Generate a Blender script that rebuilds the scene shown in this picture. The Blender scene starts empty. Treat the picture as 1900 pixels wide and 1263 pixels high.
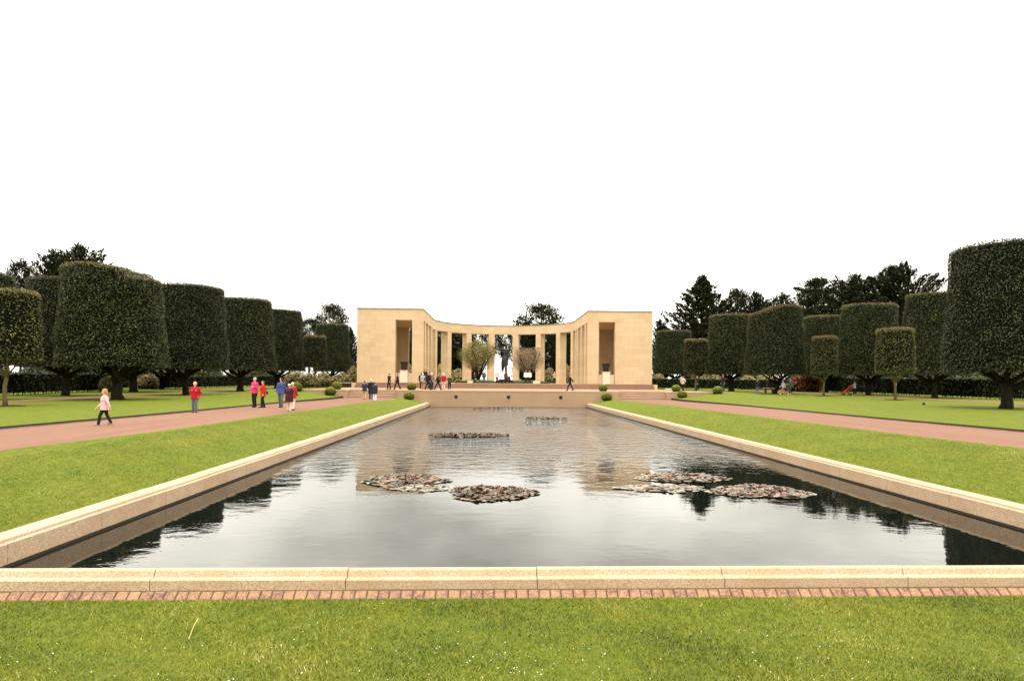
import bpy, math, random
import numpy as np
from mathutils import Vector
D = bpy.data
SC = bpy.context.scene
COL = SC.collection
R_ = math.radians
# ------------------------------------------------------------ camera, sky, sun, exposure
F, CX, CY, PSI, ROLL, EYE = 1250.0, 967.29, 707.49, .0386, .0074, 1.7
A = 1.44                                    # x of the axis of the pool and the memorial
cam = D.cameras.new('camera')
cam.sensor_fit = 'HORIZONTAL'; cam.sensor_width = 36
cam.lens = F / 1900 * 36
cam.shift_x = (950 - CX) / 1900
cam.shift_y = (CY - 631.5) / 1900
cam.clip_start = .1; cam.clip_end = 6000
camo = D.objects.new('camera', cam); COL.objects.link(camo)
camo.location = (0, 0, EYE)
camo.rotation_mode = 'QUATERNION'
from mathutils import Quaternion
camo.rotation_quaternion = (Quaternion((0, 0, 1), -PSI) @ Quaternion((1, 0, 0), math.pi / 2) @ Quaternion((0, 0, 1), ROLL))
SC.camera = camo

SUN_EL, SUN_AZ = R_(76), R_(200)            # azimuth from +Y clockwise
w = D.worlds.new('World'); SC.world = w; w.use_nodes = True
nt = w.node_tree; nt.nodes.clear()
def wn(t, **k):
    n = nt.nodes.new(t)
    for a, b in k.items(): setattr(n, a, b)
    return n
def wm(op, a, b=None):
    n = wn('ShaderNodeMath', operation=op)
    for i, v in enumerate((a, b)):
        if v is None: continue
        if isinstance(v, (int, float)): n.inputs[i].default_value = v
        else: nt.links.new(v, n.inputs[i])
    return n.outputs[0]
sky = wn('ShaderNodeTexSky', sky_type='NISHITA', sun_disc=False)
sky.sun_elevation = SUN_EL; sky.sun_rotation = SUN_AZ; sky.air_density = 1.0; sky.dust_density = 3.0
tc = wn('ShaderNodeTexCoord')
sep = wn('ShaderNodeSeparateXYZ'); nt.links.new(tc.outputs['Generated'], sep.inputs[0])
zz = wm('MAXIMUM', sep.outputs['Z'], 0.0)
grad = wm('ADD', wm('MULTIPLY', zz, .52), .54)           # overcast: dimmer towards the horizon
mp = wn('ShaderNodeMapping'); mp.inputs['Scale'].default_value = (1, 1, 2.6); mp.inputs['Location'].default_value = (.35, 1.9, 0.2)
nt.links.new(tc.outputs['Generated'], mp.inputs['Vector'])
nz = wn('ShaderNodeTexNoise'); nz.inputs['Scale'].default_value = 2.6; nz.inputs['Detail'].default_value = 5; nz.inputs['Roughness'].default_value = .5
nt.links.new(mp.outputs[0], nz.inputs['Vector'])
ramp = wn('ShaderNodeMapRange'); ramp.inputs['From Min'].default_value = .34; ramp.inputs['From Max'].default_value = .68
ramp.inputs['To Min'].default_value = .62; ramp.inputs['To Max'].default_value = 1.6
nt.links.new(nz.outputs['Fac'], ramp.inputs['Value'])
lum = wm('MULTIPLY', wm('MULTIPLY', grad, ramp.outputs[0]), 23.0)
cc = wn('ShaderNodeCombineColor')
for i, k in enumerate((1.0, .96, .85)): nt.links.new(wm('MULTIPLY', lum, k), cc.inputs[i])
mix = wn('ShaderNodeMix', data_type='RGBA'); mix.inputs[0].default_value = .97
nt.links.new(sky.outputs[0], mix.inputs[6]); nt.links.new(cc.outputs[0], mix.inputs[7])
bg = wn('ShaderNodeBackground'); bg.inputs['Strength'].default_value = .1
nt.links.new(mix.outputs[2], bg.inputs['Color'])
wo = wn('ShaderNodeOutputWorld'); nt.links.new(bg.outputs[0], wo.inputs[0])

sl = D.lights.new('sun', 'SUN'); sl.energy = 1.35; sl.angle = R_(14); sl.color = (1, .95, .86)
so = D.objects.new('sun', sl); COL.objects.link(so)
sd = Vector((math.sin(SUN_AZ) * math.cos(SUN_EL), math.cos(SUN_AZ) * math.cos(SUN_EL), math.sin(SUN_EL)))
so.rotation_mode = 'QUATERNION'; so.rotation_quaternion = sd.to_track_quat('Z', 'Y'); so.location = (0, -20, 60)
SC.view_settings.view_transform = 'Standard'; SC.view_settings.look = 'None'
SC.view_settings.exposure = .56; SC.view_settings.gamma = 1
SC.cycles.max_bounces = 6; SC.cycles.diffuse_bounces = 3; SC.cycles.glossy_bounces = 3
SC.cycles.use_denoising = True

# ------------------------------------------------------------ helpers
def ray(px, py):
    c, s, cr, sr = math.cos(PSI), math.sin(PSI), math.cos(ROLL), math.sin(ROLL)
    a, b = px - CX, py - CY
    u, v = a * cr + b * sr, -a * sr + b * cr
    return np.array([u / F * c + s, c - u / F * s, -v / F])
def atz(px, py, z):                         # ground point seen at a photo pixel, for a surface of height z
    d = ray(px, py); return d * ((z - EYE) / d[2]) + (0, 0, EYE)
def atY(px, py, Y):
    d = ray(px, py); return d * (Y / d[1]) + (0, 0, EYE)

def tag(o, label=None, cat=None, group=None, kind=None):
    if label: o['label'] = label
    if cat: o['category'] = cat
    if group: o['group'] = group
    if kind: o['kind'] = kind
    return o
def empty(name, loc, rz=0):
    o = D.objects.new(name, None); COL.objects.link(o); o.location = loc; o.rotation_euler = (0, 0, rz)
    o.empty_display_size = .3; return o

class G:
    """collects vertices and faces"""
    def __init__(s): s.v = []; s.f = []; s.m = []
    def add(s, V, Fc, m=0):
        n = len(s.v); s.v.extend([tuple(p) for p in V])
        s.f.extend([tuple(i + n for i in f) for f in Fc]); s.m.extend([m] * len(Fc)); return s
    def box(s, x0, x1, y0, y1, z0, z1, m=0):
        return s.add([(x0,y0,z0),(x1,y0,z0),(x1,y1,z0),(x0,y1,z0),(x0,y0,z1),(x1,y0,z1),(x1,y1,z1),(x0,y1,z1)],
                     [(0,3,2,1),(4,5,6,7),(0,1,5,4),(1,2,6,5),(2,3,7,6),(3,0,4,7)], m)
    def prism(s, poly, z0, z1, m=0):
        n = len(poly)
        V = [(x, y, z0) for x, y in poly] + [(x, y, z1) for x, y in poly]
        Fc = [tuple(range(n))[::-1], tuple(range(n, 2 * n))] + [(i, (i+1) % n, (i+1) % n + n, i + n) for i in range(n)]
        return s.add(V, Fc, m)
    def tube(s, P, Rr, k=8, m=0, flat=1.0, cap=True, up=None):
        P = [Vector(p) for p in P]; n = len(P); V = []
        t0 = (P[1] - P[0]).normalized()
        ref = Vector(up) if up else (Vector((1, 0, 0)) if abs(t0.x) < .8 else Vector((0, 1, 0)))
        for i, p in enumerate(P):
            t = (P[min(i+1, n-1)] - P[max(i-1, 0)]).normalized()
            a = (ref - t * ref.dot(t)).normalized(); b = t.cross(a); ref = a
            for j in range(k):
                an = 2 * math.pi * j / k
                V.append(p + a * math.cos(an) * Rr[i] + b * math.sin(an) * Rr[i] * flat)
        Fc = [(i*k + j, i*k + (j+1) % k, (i+1)*k + (j+1) % k, (i+1)*k + j) for i in range(n-1) for j in range(k)]
        if cap:
            Fc += [tuple(range(k))[::-1], tuple(range((n-1)*k, n*k))]
        return s.add(V, Fc, m)
    def lathe(s, prof, k=24, m=0, c=(0, 0), wob=None):
        V = []
        for i, (r, z) in enumerate(prof):
            for j in range(k):
                an = 2 * math.pi * j / k
                rr = r * (wob(an, z) if wob else 1)
                V.append((c[0] + rr * math.cos(an), c[1] + rr * math.sin(an), z))
        n = len(prof)
        Fc = [(i*k + j, i*k + (j+1) % k, (i+1)*k + (j+1) % k, (i+1)*k + j) for i in range(n-1) for j in range(k)]
        Fc += [tuple(range(k))[::-1], tuple(range((n-1)*k, n*k))]
        return s.add(V, Fc, m)
    def ell(s, c, r, k=10, n=7, m=0):
        prof_v = []; c = Vector(c)
        if isinstance(r, (int, float)): r = (r, r, r)
        for i in range(1, n):
            ph = math.pi * i / n
            for j in range(k):
                an = 2 * math.pi * j / k
                prof_v.append((c.x + r[0]*math.sin(ph)*math.cos(an), c.y + r[1]*math.sin(ph)*math.sin(an), c.z - r[2]*math.cos(ph)))
        b = len(prof_v); prof_v += [(c.x, c.y, c.z - r[2]), (c.x, c.y, c.z + r[2])]
        Fc = [(i*k + j, i*k + (j+1) % k, (i+1)*k + (j+1) % k, (i+1)*k + j) for i in range(n-2) for j in range(k)]
        Fc += [(b, (j+1) % k, j) for j in range(k)] + [(b+1, (n-2)*k + j, (n-2)*k + (j+1) % k) for j in range(k)]
        return s.add(prof_v, Fc, m)
    def mesh(s, name, mats, smooth=False):
        me = D.meshes.new(name); me.from_pydata(s.v, [], s.f)
        for mt in (mats if isinstance(mats, (list, tuple)) else [mats]): me.materials.append(mt)
        me.polygons.foreach_set('material_index', s.m)
        me.polygons.foreach_set('use_smooth', [smooth] * len(s.f)); me.update(); return me
def link(name, me, parent=None, loc=(0, 0, 0), rz=0):
    o = D.objects.new(name, me); COL.objects.link(o); o.parent = parent; o.location = loc; o.rotation_euler = (0, 0, rz); return o
def obj(name, g, mats, parent=None, loc=(0, 0, 0), rz=0, smooth=False):
    return link(name, g.mesh(name, mats, smooth), parent, loc, rz)

def np_mesh(name, V, k, mats, mi=None, shade=None, smooth=False):
    """V: (n*k,3) vertices, each k in a row make one face"""
    n = len(V) // k
    me = D.meshes.new(name)
    me.vertices.add(n * k); me.loops.add(n * k); me.polygons.add(n)
    me.vertices.foreach_set('co', np.asarray(V, np.float32).ravel())
    me.loops.foreach_set('vertex_index', np.arange(n * k, dtype=np.int32))
    me.polygons.foreach_set('loop_start', np.arange(0, n * k, k, dtype=np.int32))
    me.polygons.foreach_set('loop_total', np.full(n, k, dtype=np.int32))
    for m in (mats if isinstance(mats, (list, tuple)) else [mats]): me.materials.append(m)
    if mi is not None: me.polygons.foreach_set('material_index', np.asarray(mi, np.int32))
    me.update(calc_edges=True)
    if shade is not None:
        at = me.attributes.new('shade', 'FLOAT', 'FACE'); at.data.foreach_set('value', np.asarray(shade, np.float32))
    me.validate(); return me
def merge(name, parts):                     # join several temporary meshes into one mesh
    import bmesh
    bm = bmesh.new()
    for p in parts: bm.from_mesh(p)
    me = D.meshes.new(name); bm.to_mesh(me); bm.free(); return me

def leaves(P, N, size, rng, asp=.55, spread=.9, droop=0.0, along=None):
    """one small folded diamond per point P, facing about N"""
    n = len(P)
    Nn = N + rng.normal(0, spread, (n, 3)); Nn /= np.linalg.norm(Nn, axis=1)[:, None] + 1e-9
    T = rng.normal(0, 1, (n, 3)) if along is None else along + rng.normal(0, .35, (n, 3))
    T[:, 2] -= droop
    T -= Nn * np.sum(T * Nn, 1)[:, None]; T /= np.linalg.norm(T, axis=1)[:, None] + 1e-9
    B = np.cross(Nn, T)
    s = size * rng.uniform(.55, 1.35, n)[:, None]
    a = P - T * s * .5; c = P + T * s * .5
    b = P + B * s * asp * .5 - Nn * s * .12; d = P - B * s * asp * .5 - Nn * s * .12
    V = np.stack([a, b, c, d], 1).reshape(-1, 3)
    return V
# ------------------------------------------------------------ materials
def mat(name, color, rough=.8, spec=.3, noise=None, bump=None, extra=None, metal=0.0):
    m = D.materials.new(name); m.use_nodes = True; t = m.node_tree; N = t.nodes; L = t.links
    b = N['Principled BSDF']; b.inputs['Base Color'].default_value = (*color, 1)
    b.inputs['Roughness'].default_value = rough; b.inputs['Specular IOR Level'].default_value = spec; b.inputs['Metallic'].default_value = metal
    tcn = N.new('ShaderNodeTexCoord'); cur = None
    if noise:                               # list of (scale, amount, colour, detail)
        for sc, amt, col2, det in noise:
            mpn = N.new('ShaderNodeMapping')
            mpn.inputs['Scale'].default_value = sc if isinstance(sc, tuple) else (sc, sc, sc)
            L.new(tcn.outputs['Object'], mpn.inputs['Vector'])
            nn = N.new('ShaderNodeTexNoise'); nn.inputs['Scale'].default_value = 1; nn.inputs['Detail'].default_value = det
            L.new(mpn.outputs[0], nn.inputs['Vector'])
            r = N.new('ShaderNodeMapRange'); r.inputs['From Min'].default_value = .42; r.inputs['From Max'].default_value = .68
            r.inputs['To Max'].default_value = amt; L.new(nn.outputs['Fac'], r.inputs['Value'])
            mx = N.new('ShaderNodeMix'); mx.data_type = 'RGBA'
            L.new(r.outputs[0], mx.inputs[0])
            if cur is None: mx.inputs[6].default_value = (*color, 1)
            else: L.new(cur, mx.inputs[6])
            mx.inputs[7].default_value = (*col2, 1); cur = mx.outputs[2]
        L.new(cur, b.inputs['Base Color'])
    if bump:
        sc, st, dist = bump
        nn = N.new('ShaderNodeTexNoise'); nn.inputs['Scale'].default_value = sc; nn.inputs['Detail'].default_value = 4
        L.new(tcn.outputs['Object'], nn.inputs['Vector'])
        bp = N.new('ShaderNodeBump'); bp.inputs['Strength'].default_value = st; bp.inputs['Distance'].default_value = dist
        L.new(nn.outputs['Fac'], bp.inputs['Height']); L.new(bp.outputs[0], b.inputs['Normal'])
    if extra: extra(t, b, tcn, cur)
    return m
def leafmat(name, stops, rough=.5, spec=.4):
    m = D.materials.new(name); m.use_nodes = True; t = m.node_tree; N = t.nodes; L = t.links
    b = N['Principled BSDF']; b.inputs['Roughness'].default_value = rough; b.inputs['Specular IOR Level'].default_value = spec
    at = N.new('ShaderNodeAttribute'); at.attribute_name = 'shade'
    cr = N.new('ShaderNodeValToRGB'); e = cr.color_ramp.elements
    while len(e) < len(stops): e.new(.5)
    for i, (p, c) in enumerate(stops): e[i].position = p; e[i].color = (*c, 1)
    L.new(at.outputs['Fac'], cr.inputs[0])
    oi = N.new('ShaderNodeObjectInfo'); hs = N.new('ShaderNodeHueSaturation')
    r = N.new('ShaderNodeMapRange'); r.inputs['To Min'].default_value = .8; r.inputs['To Max'].default_value = 1.25
    L.new(oi.outputs['Random'], r.inputs['Value']); L.new(r.outputs[0], hs.inputs['Value'])
    L.new(cr.outputs[0], hs.inputs['Color']); L.new(hs.outputs[0], b.inputs['Base Color'])
    return m
def ashlar(bw, bh, amt=.12):
    def f(t, b, tcn, cur):
        N, L = t.nodes, t.links
        sp = N.new('ShaderNodeSeparateXYZ'); L.new(tcn.outputs['Object'], sp.inputs[0])
        ad = N.new('ShaderNodeMath'); ad.operation = 'ADD'; L.new(sp.outputs['X'], ad.inputs[0]); L.new(sp.outputs['Y'], ad.inputs[1])
        cb = N.new('ShaderNodeCombineXYZ'); L.new(ad.outputs[0], cb.inputs[0]); L.new(sp.outputs['Z'], cb.inputs[1])
        br = N.new('ShaderNodeTexBrick'); br.inputs['Scale'].default_value = 1
        br.inputs['Brick Width'].default_value = bw; br.inputs['Row Height'].default_value = bh
        br.inputs['Mortar Size'].default_value = .012; br.inputs['Mortar Smooth'].default_value = .3
        br.inputs['Color1'].default_value = (1, 1, 1, 1); k = 1 - amt; br.inputs['Color2'].default_value = (k, k * .985, k * .95, 1); br.inputs['Mortar'].default_value = (.84, .8, .75, 1)
        L.new(cb.outputs[0], br.inputs['Vector'])
        mx = N.new('ShaderNodeMix'); mx.data_type = 'RGBA'; mx.blend_type = 'MULTIPLY'; mx.inputs[0].default_value = 1
        L.new(cur, mx.inputs[6]); L.new(br.outputs['Color'], mx.inputs[7]); L.new(mx.outputs[2], b.inputs['Base Color'])
    return f
M = {}
M['limestone'] = mat('limestone', (.58, .44, .28), .85, .2, [(.3, .5, (.48, .35, .215), 3), ((1.5, 1.5, 6), .4, (.60, .46, .31), 4), ((3, 3, .5), .18, (.40, .29, .18), 3)], (6, .3, .02), ashlar(1.5, .62, .10))
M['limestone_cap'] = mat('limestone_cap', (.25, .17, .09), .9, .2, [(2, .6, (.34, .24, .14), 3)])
M['white_marble'] = mat('white_marble', (.66, .56, .42), .6, .3, [(3, .4, (.58, .46, .32), 4)])
M['coping'] = mat('coping_granite', (.50, .37, .255), .75, .3,
                  [(.8, .6, (.40, .275, .17), 4), (45, .6, (.53, .40, .275), 1), (60, .75, (.23, .14, .085), 1), (2.7, .35, (.36, .22, .13), 5)], (60, .25, .004))
M['wall_stone'] = mat('wall_stone', (.36, .24, .15), .8, .25, [(.6, .6, (.31, .195, .12), 4), (30, .5, (.42, .30, .2), 2)], (8, .3, .01), ashlar(2.3, .88, .06))
M['algae'] = mat('waterline_algae', (.03, .022, .012), .6, .3)
M['mortar'] = mat('mortar', (.13, .095, .065), .9, .2, [(20, .6, (.2, .15, .1), 3)])
M['kerb_joint'] = mat('brick_joint', (.10, .075, .045), .95, .1, [(20, .6, (.09, .075, .04), 3)])
M['sett'] = mat('clay_sett', (.235, .13, .078), .8, .2, [(3.1, .9, (.29, .17, .09), 1), (7.3, .9, (.13, .062, .046), 1), (40, .5, (.45, .27, .19), 2)], (45, .4, .006))
M['path'] = mat('pink_path', (.185, .098, .067), .9, .1, [(.12, .6, (.215, .118, .082), 4), ((1.6, .06, 1), .6, (.145, .076, .055), 3), (2.5, .3, (.25, .13, .095), 5), (40, .35, (.22, .12, .09), 2)], (60, .3, .01))
M['paving'] = mat('pink_paving', (.30, .175, .12), .85, .2, [(.4, .6, (.35, .215, .15), 4), (14, .4, (.3, .16, .11), 2)])
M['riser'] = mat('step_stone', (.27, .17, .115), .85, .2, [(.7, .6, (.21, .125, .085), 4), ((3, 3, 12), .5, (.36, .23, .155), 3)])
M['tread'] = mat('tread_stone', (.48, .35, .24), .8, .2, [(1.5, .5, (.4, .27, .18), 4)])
M['kerb'] = mat('kerb_metal', (.10, .08, .07), .9, .0, [(1.2, .8, (.20, .175, .15), 3)])
M['dark_kerb'] = mat('dark_kerb', (.02, .018, .015), .7, .3)
M['bronze'] = mat('dark_bronze', (.018, .021, .018), .42, .5, [(3, .6, (.03, .04, .034), 3)], metal=.5)
M['soil_and_edge_shade'] = mat('soil_and_edge_shade', (.035, .022, .014), .95, .1)
M['bark'] = mat('bark', (.026, .020, .013), .95, .1, [((6, 6, 1.5), .7, (.010, .008, .006), 5)], (9, .8, .05))
M['pale_bark'] = mat('pale_bark', (.13, .10, .045), .9, .1, [((8, 8, 2), .7, (.08, .06, .03), 5)], (12, .5, .02))
def grass_mat(name, fine=True):
    def ex(t, b, tcn, cur):
        N, L = t.nodes, t.links
        bp = N.new('ShaderNodeBump'); bp.inputs['Strength'].default_value = .8; bp.inputs['Distance'].default_value = .05
        mpn = N.new('ShaderNodeMapping'); mpn.inputs['Scale'].default_value = (22, 22, 22); L.new(tcn.outputs['Object'], mpn.inputs[0])
        nn = N.new('ShaderNodeTexNoise'); nn.inputs['Scale'].default_value = 1; nn.inputs['Detail'].default_value = 6; nn.inputs['Roughness'].default_value = .7
        L.new(mpn.outputs[0], nn.inputs['Vector']); L.new(nn.outputs['Fac'], bp.inputs['Height']); L.new(bp.outputs[0], b.inputs['Normal'])
    return mat(name, (.106, .138, .010), .9, .1,
               [(.16, .8, (.122, .156, .012), 4), ((.9, .22, .9), .8, (.155, .140, .014), 5), ((2.4, .8, 2), .7, (.070, .098, .006), 6),
                ((4, 2.2, 4), .28, (.20, .17, .03), 6), ((9, 3.5, 9), .75, (.06, .095, .006), 6), (26, .7, (.07, .10, .008), 4), ((12, 5, 12), .45, (.18, .19, .022), 5)], None, ex)
M['grass'] = grass_mat('lawn_grass')
M['dark_grass'] = mat('bed_grass', (.05, .10, .015), .9, .15, [(1.5, .8, (.08, .12, .02), 4), (12, .6, (.03, .06, .01), 4)], (10, .8, .1))
M['blade'] = leafmat('grass_blade', [(0, (.018, .036, .002)), (.25, (.070, .098, .005)), (.5, (.132, .158, .010)), (.75, (.205, .20, .018)), (.9, (.28, .24, .04)), (1, (.50, .46, .22))], .5, .4)  # palest stops paint light glints onto some blades
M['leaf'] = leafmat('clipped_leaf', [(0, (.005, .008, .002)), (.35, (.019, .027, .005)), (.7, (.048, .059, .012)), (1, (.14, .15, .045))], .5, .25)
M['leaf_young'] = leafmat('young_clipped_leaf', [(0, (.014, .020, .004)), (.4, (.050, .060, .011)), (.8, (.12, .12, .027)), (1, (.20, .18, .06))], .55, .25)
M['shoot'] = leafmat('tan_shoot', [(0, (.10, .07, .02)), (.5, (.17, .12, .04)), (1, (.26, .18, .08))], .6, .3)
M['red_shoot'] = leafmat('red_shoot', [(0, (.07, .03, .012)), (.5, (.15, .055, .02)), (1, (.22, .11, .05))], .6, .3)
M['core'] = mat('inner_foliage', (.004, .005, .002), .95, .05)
M['needle'] = leafmat('needle', [(0, (.004, .006, .002)), (.6, (.014, .019, .006)), (1, (.035, .040, .014))], .8, .08)
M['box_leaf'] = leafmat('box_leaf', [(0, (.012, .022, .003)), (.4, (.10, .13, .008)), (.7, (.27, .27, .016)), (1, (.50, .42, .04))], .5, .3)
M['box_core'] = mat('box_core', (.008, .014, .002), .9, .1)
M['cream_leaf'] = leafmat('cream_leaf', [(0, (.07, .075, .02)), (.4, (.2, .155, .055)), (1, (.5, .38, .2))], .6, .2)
M['red_leaf'] = leafmat('red_leaf', [(0, (.07, .02, .01)), (.5, (.2, .055, .02)), (1, (.34, .14, .06))], .6, .2)
M['olive'] = leafmat('olive_leaf', [(0, (.05, .05, .014)), (.5, (.18, .155, .045)), (1, (.33, .29, .11))], .6, .2)
M['twig'] = leafmat('twig_leaf', [(0, (.10, .065, .035)), (.5, (.2, .14, .08)), (1, (.34, .26, .17))], .7, .2)
M['lily_red'] = leafmat('lily_leaf', [(0, (.008, .011, .003)), (.35, (.028, .018, .007)), (.6, (.10, .034, .014)), (.78, (.18, .062, .026)), (.87, (.04, .06, .016)), (1, (.22, .13, .07))], .35, .5)
M['lily_pad'] = leafmat('lily_pad', [(0, (.03, .025, .010)), (.35, (.12, .08, .04)), (.65, (.22, .17, .10)), (1, (.48, .42, .31))], .35, .5)
M['daisy'] = mat('daisy_petal', (.8, .8, .76), .6, .2)

def water_mat():
    m = D.materials.new('water'); m.use_nodes = True; t = m.node_tree; N = t.nodes; L = t.links
    b = N['Principled BSDF']; b.inputs['Base Color'].default_value = (.004, .005, .004, 1); b.inputs['Roughness'].default_value = .015
    b.inputs['IOR'].default_value = 1.345; b.inputs['Specular IOR Level'].default_value = .5
    tcn = N.new('ShaderNodeTexCoord')
    def noise(sx, sy, det, ro=.5):
        mp_ = N.new('ShaderNodeMapping'); mp_.inputs['Scale'].default_value = (sx, sy, 1); mp_.inputs['Rotation'].default_value = (0, 0, .25); L.new(tcn.outputs['Object'], mp_.inputs[0])
        n_ = N.new('ShaderNodeTexNoise'); n_.inputs['Scale'].default_value = 1; n_.inputs['Detail'].default_value = det; n_.inputs['Roughness'].default_value = ro
        L.new(mp_.outputs[0], n_.inputs['Vector']); return n_.outputs['Fac']
    def math_(op, a, c):
        n_ = N.new('ShaderNodeMath'); n_.operation = op
        for i, v in enumerate((a, c)):
            if isinstance(v, (int, float)): n_.inputs[i].default_value = v
            else: L.new(v, n_.inputs[i])
        return n_.outputs[0]
    big = noise(1.5, 1.9, 1); mid = noise(4.6, 6.8, 2); fine = noise(11, 15, 2)
    sp = N.new('ShaderNodeSeparateXYZ'); L.new(tcn.outputs['Object'], sp.inputs[0])
    wind = N.new('ShaderNodeMapRange'); wind.interpolation_type = 'SMOOTHSTEP'; wind.inputs['From Min'].default_value = 17; wind.inputs['From Max'].default_value = 33
    wind.inputs['To Min'].default_value = .055; wind.inputs['To Max'].default_value = 2.3
    L.new(sp.outputs['Y'], wind.inputs['Value'])
    gust = N.new('ShaderNodeMapRange'); gust.inputs['From Min'].default_value = .35; gust.inputs['From Max'].default_value = .65
    gust.inputs['To Min'].default_value = .6; gust.inputs['To Max'].default_value = 1.3; L.new(noise(.16, .13, 2), gust.inputs['Value'])
    h = math_('ADD', math_('ADD', math_('MULTIPLY', big, .80), math_('MULTIPLY', mid, .30)), math_('MULTIPLY', fine, .05))
    h = math_('MULTIPLY', math_('MULTIPLY', h, wind.outputs[0]), gust.outputs[0])
    bp = N.new('ShaderNodeBump'); bp.inputs['Strength'].default_value = 1; bp.inputs['Distance'].default_value = .06
    L.new(h, bp.inputs['Height']); L.new(bp.outputs[0], b.inputs['Normal'])
    return m
M['water'] = water_mat()

# ------------------------------------------------------------ terrain and setting
def ss(x, a, b):
    t = min(1, max(0, (x - a) / (b - a))); return t * t * (3 - 2 * t)
def lerp_tab(x, xs, ys): return float(np.interp(x, xs, ys))
PZ = lambda Y: -.17 * ss(Y, 45, 71.8)                       # height of the two long paths
NEARX = lambda Y: lerp_tab(Y, [7.6, 16, 22, 32, 45, 60, 71.8], [13.0, 12.8, 12.2, 11.9, 11.5, 11.3, 11.5])
FARX = lambda Y: lerp_tab(Y, [7.6, 23, 33, 47, 58, 65, 71.8], [17.7, 17.6, 17.1, 16.9, 16.8, 16.9, 17.3])
TZ = .7
YW = 71.8
def hgt(X, Y):                                              # lawn height outside the paths (X = distance from the axis)
    b = lerp_tab(Y, [45, 75, 100, 130], [0, .15, .4, .7]) + PZ(Y) * (1 - ss(X, 17.5, 24))
    if Y <= YW:
        u = ss(X, 17.5, 24) * (1 - ss(X, 24, 31)); return b + (.5 - b) * u * ss(Y, 58, YW)
    return b + (TZ - b) * (1 - ss(X, 24, 31))
def grid(fn, n, m, mt=0):
    g = G(); V = [fn(i / n, j / m) for i in range(n + 1) for j in range(m + 1)]
    g.add(V, [(i*(m+1)+j, (i+1)*(m+1)+j, (i+1)*(m+1)+j+1, i*(m+1)+j+1) for i in range(n) for j in range(m)], mt); return g
def flipg(g): g.f = [f[::-1] for f in g.f]; return g
for sgn, side in ((-1, 'left'), (1, 'right')):
    fl = (lambda g: g) if sgn > 0 else flipg
    # sloping lawn between coping and path
    def slope(u, v):
        Y = 7.84 + (YW - .05 - 7.84) * v; x0 = 8.78; x1 = NEARX(Y)
        X = x0 + (x1 - x0) * u
        endu = ss(Y, 62, YW); z1 = PZ(Y) - .005
        zz_ = -.64 + (z1 + .64) * (1 - (1 - u) ** 1.5) 
        zz_ += .02 * math.sin(Y * .6 + X) * math.sin(u * math.pi)
        return (A + sgn * X, Y, zz_ + .03 * (1 if u == 1 else 0))
    tag(obj('lawn_bank', fl(grid(slope, 14, 130)), M['grass'], smooth=True), kind='structure')
    def pth(u, v):
        Y = 7.84 + (YW - 7.84) * v; X = NEARX(Y) + (FARX(Y) - NEARX(Y)) * u
        return (A + sgn * X, Y, PZ(Y) + .03 * math.sin(u * math.pi))
    tag(obj('path', fl(grid(pth, 8, 90)), M['path'], smooth=True), kind='structure')
    # kerb strip on the far edge
    g = G(); n = 80
    for i in range(n):
        Ya, Yb = 7.6 + (YW - 7.6) * i / n, 7.6 + (YW - 7.6) * (i + 1) / n
        V = []
        for Y in (Ya, Yb):
            X = FARX(Y); z = PZ(Y)
            V += [(A + sgn*X, Y, z - .05), (A + sgn*X, Y, z + .02), (A + sgn*(X+.06), Y, z + .022), (A + sgn*(X+.06), Y, z - .05)]
        g.add(V, [(0, 1, 5, 4), (1, 2, 6, 5), (2, 3, 7, 6)])
    tag(obj('path_kerb', g, M['kerb']), kind='structure')
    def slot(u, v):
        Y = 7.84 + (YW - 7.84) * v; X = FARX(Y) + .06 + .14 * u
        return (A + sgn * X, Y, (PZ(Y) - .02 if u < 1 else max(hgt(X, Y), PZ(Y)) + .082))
    tag(obj('lawn_edge_shade', fl(grid(slot, 2, 70)), M['soil_and_edge_shade']), kind='structure')  # dark strip whose colour stands in for the shadow along the raised lawn edge
    def lawn(u, v):
        Y = 7.84 + (YW - 7.84) * v; x0 = FARX(Y) + .20; X = x0 + (75 - x0) * u ** 1.8
        return (A + sgn * X, Y, max(hgt(X, Y), PZ(Y)) + .07)
    tag(obj('side_lawn', fl(grid(lawn, 40, 70)), M['grass'], smooth=True), kind='structure')
    def lawn2(u, v):
        Y = YW + (175 - YW) * v ** 1.3; X = 24 + (75 - 24) * u
        return (A + sgn * X, Y, (hgt(X, Y) if v > 0 else hgt(X, YW)) + .07)
    tag(obj('back_lawn', fl(grid(lawn2, 34, 50)), M['grass'], smooth=True), kind='structure')
    # second, narrow path behind the first row of trees
    xc = 34.2 if sgn < 0 else 43.0
    def p2(u, v):
        Y = 7.6 + (118 - 7.6) * v; X = xc - 1.3 + 2.6 * u
        return (A + sgn * X, Y, max(hgt(X, Y), PZ(Y)) + .085)
    tag(obj('garden_path', fl(grid(p2, 4, 110)), M['path'], smooth=True), kind='structure')
def nearl(u, v):
    X = -75 + 150 * u; Y = -40 + (8.01 + 40) * v; d = abs(X)
    t = max(ss(d, 8.5, 12.8), 1 - ss(Y, 0, 7.6) * 1.0)
    return (A + X, Y, -.878 + .878 * t + .012 * math.sin(X * 1.7) * math.sin(Y * 1.3) * (1 - ss(Y, 6.4, 7.4)))
tag(obj('near_lawn', grid(nearl, 120, 90), M['grass'], smooth=True), kind='structure')
g = G()   # the strips either side that join near lawn to the side lawns, and the wide ground out to the horizon
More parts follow.
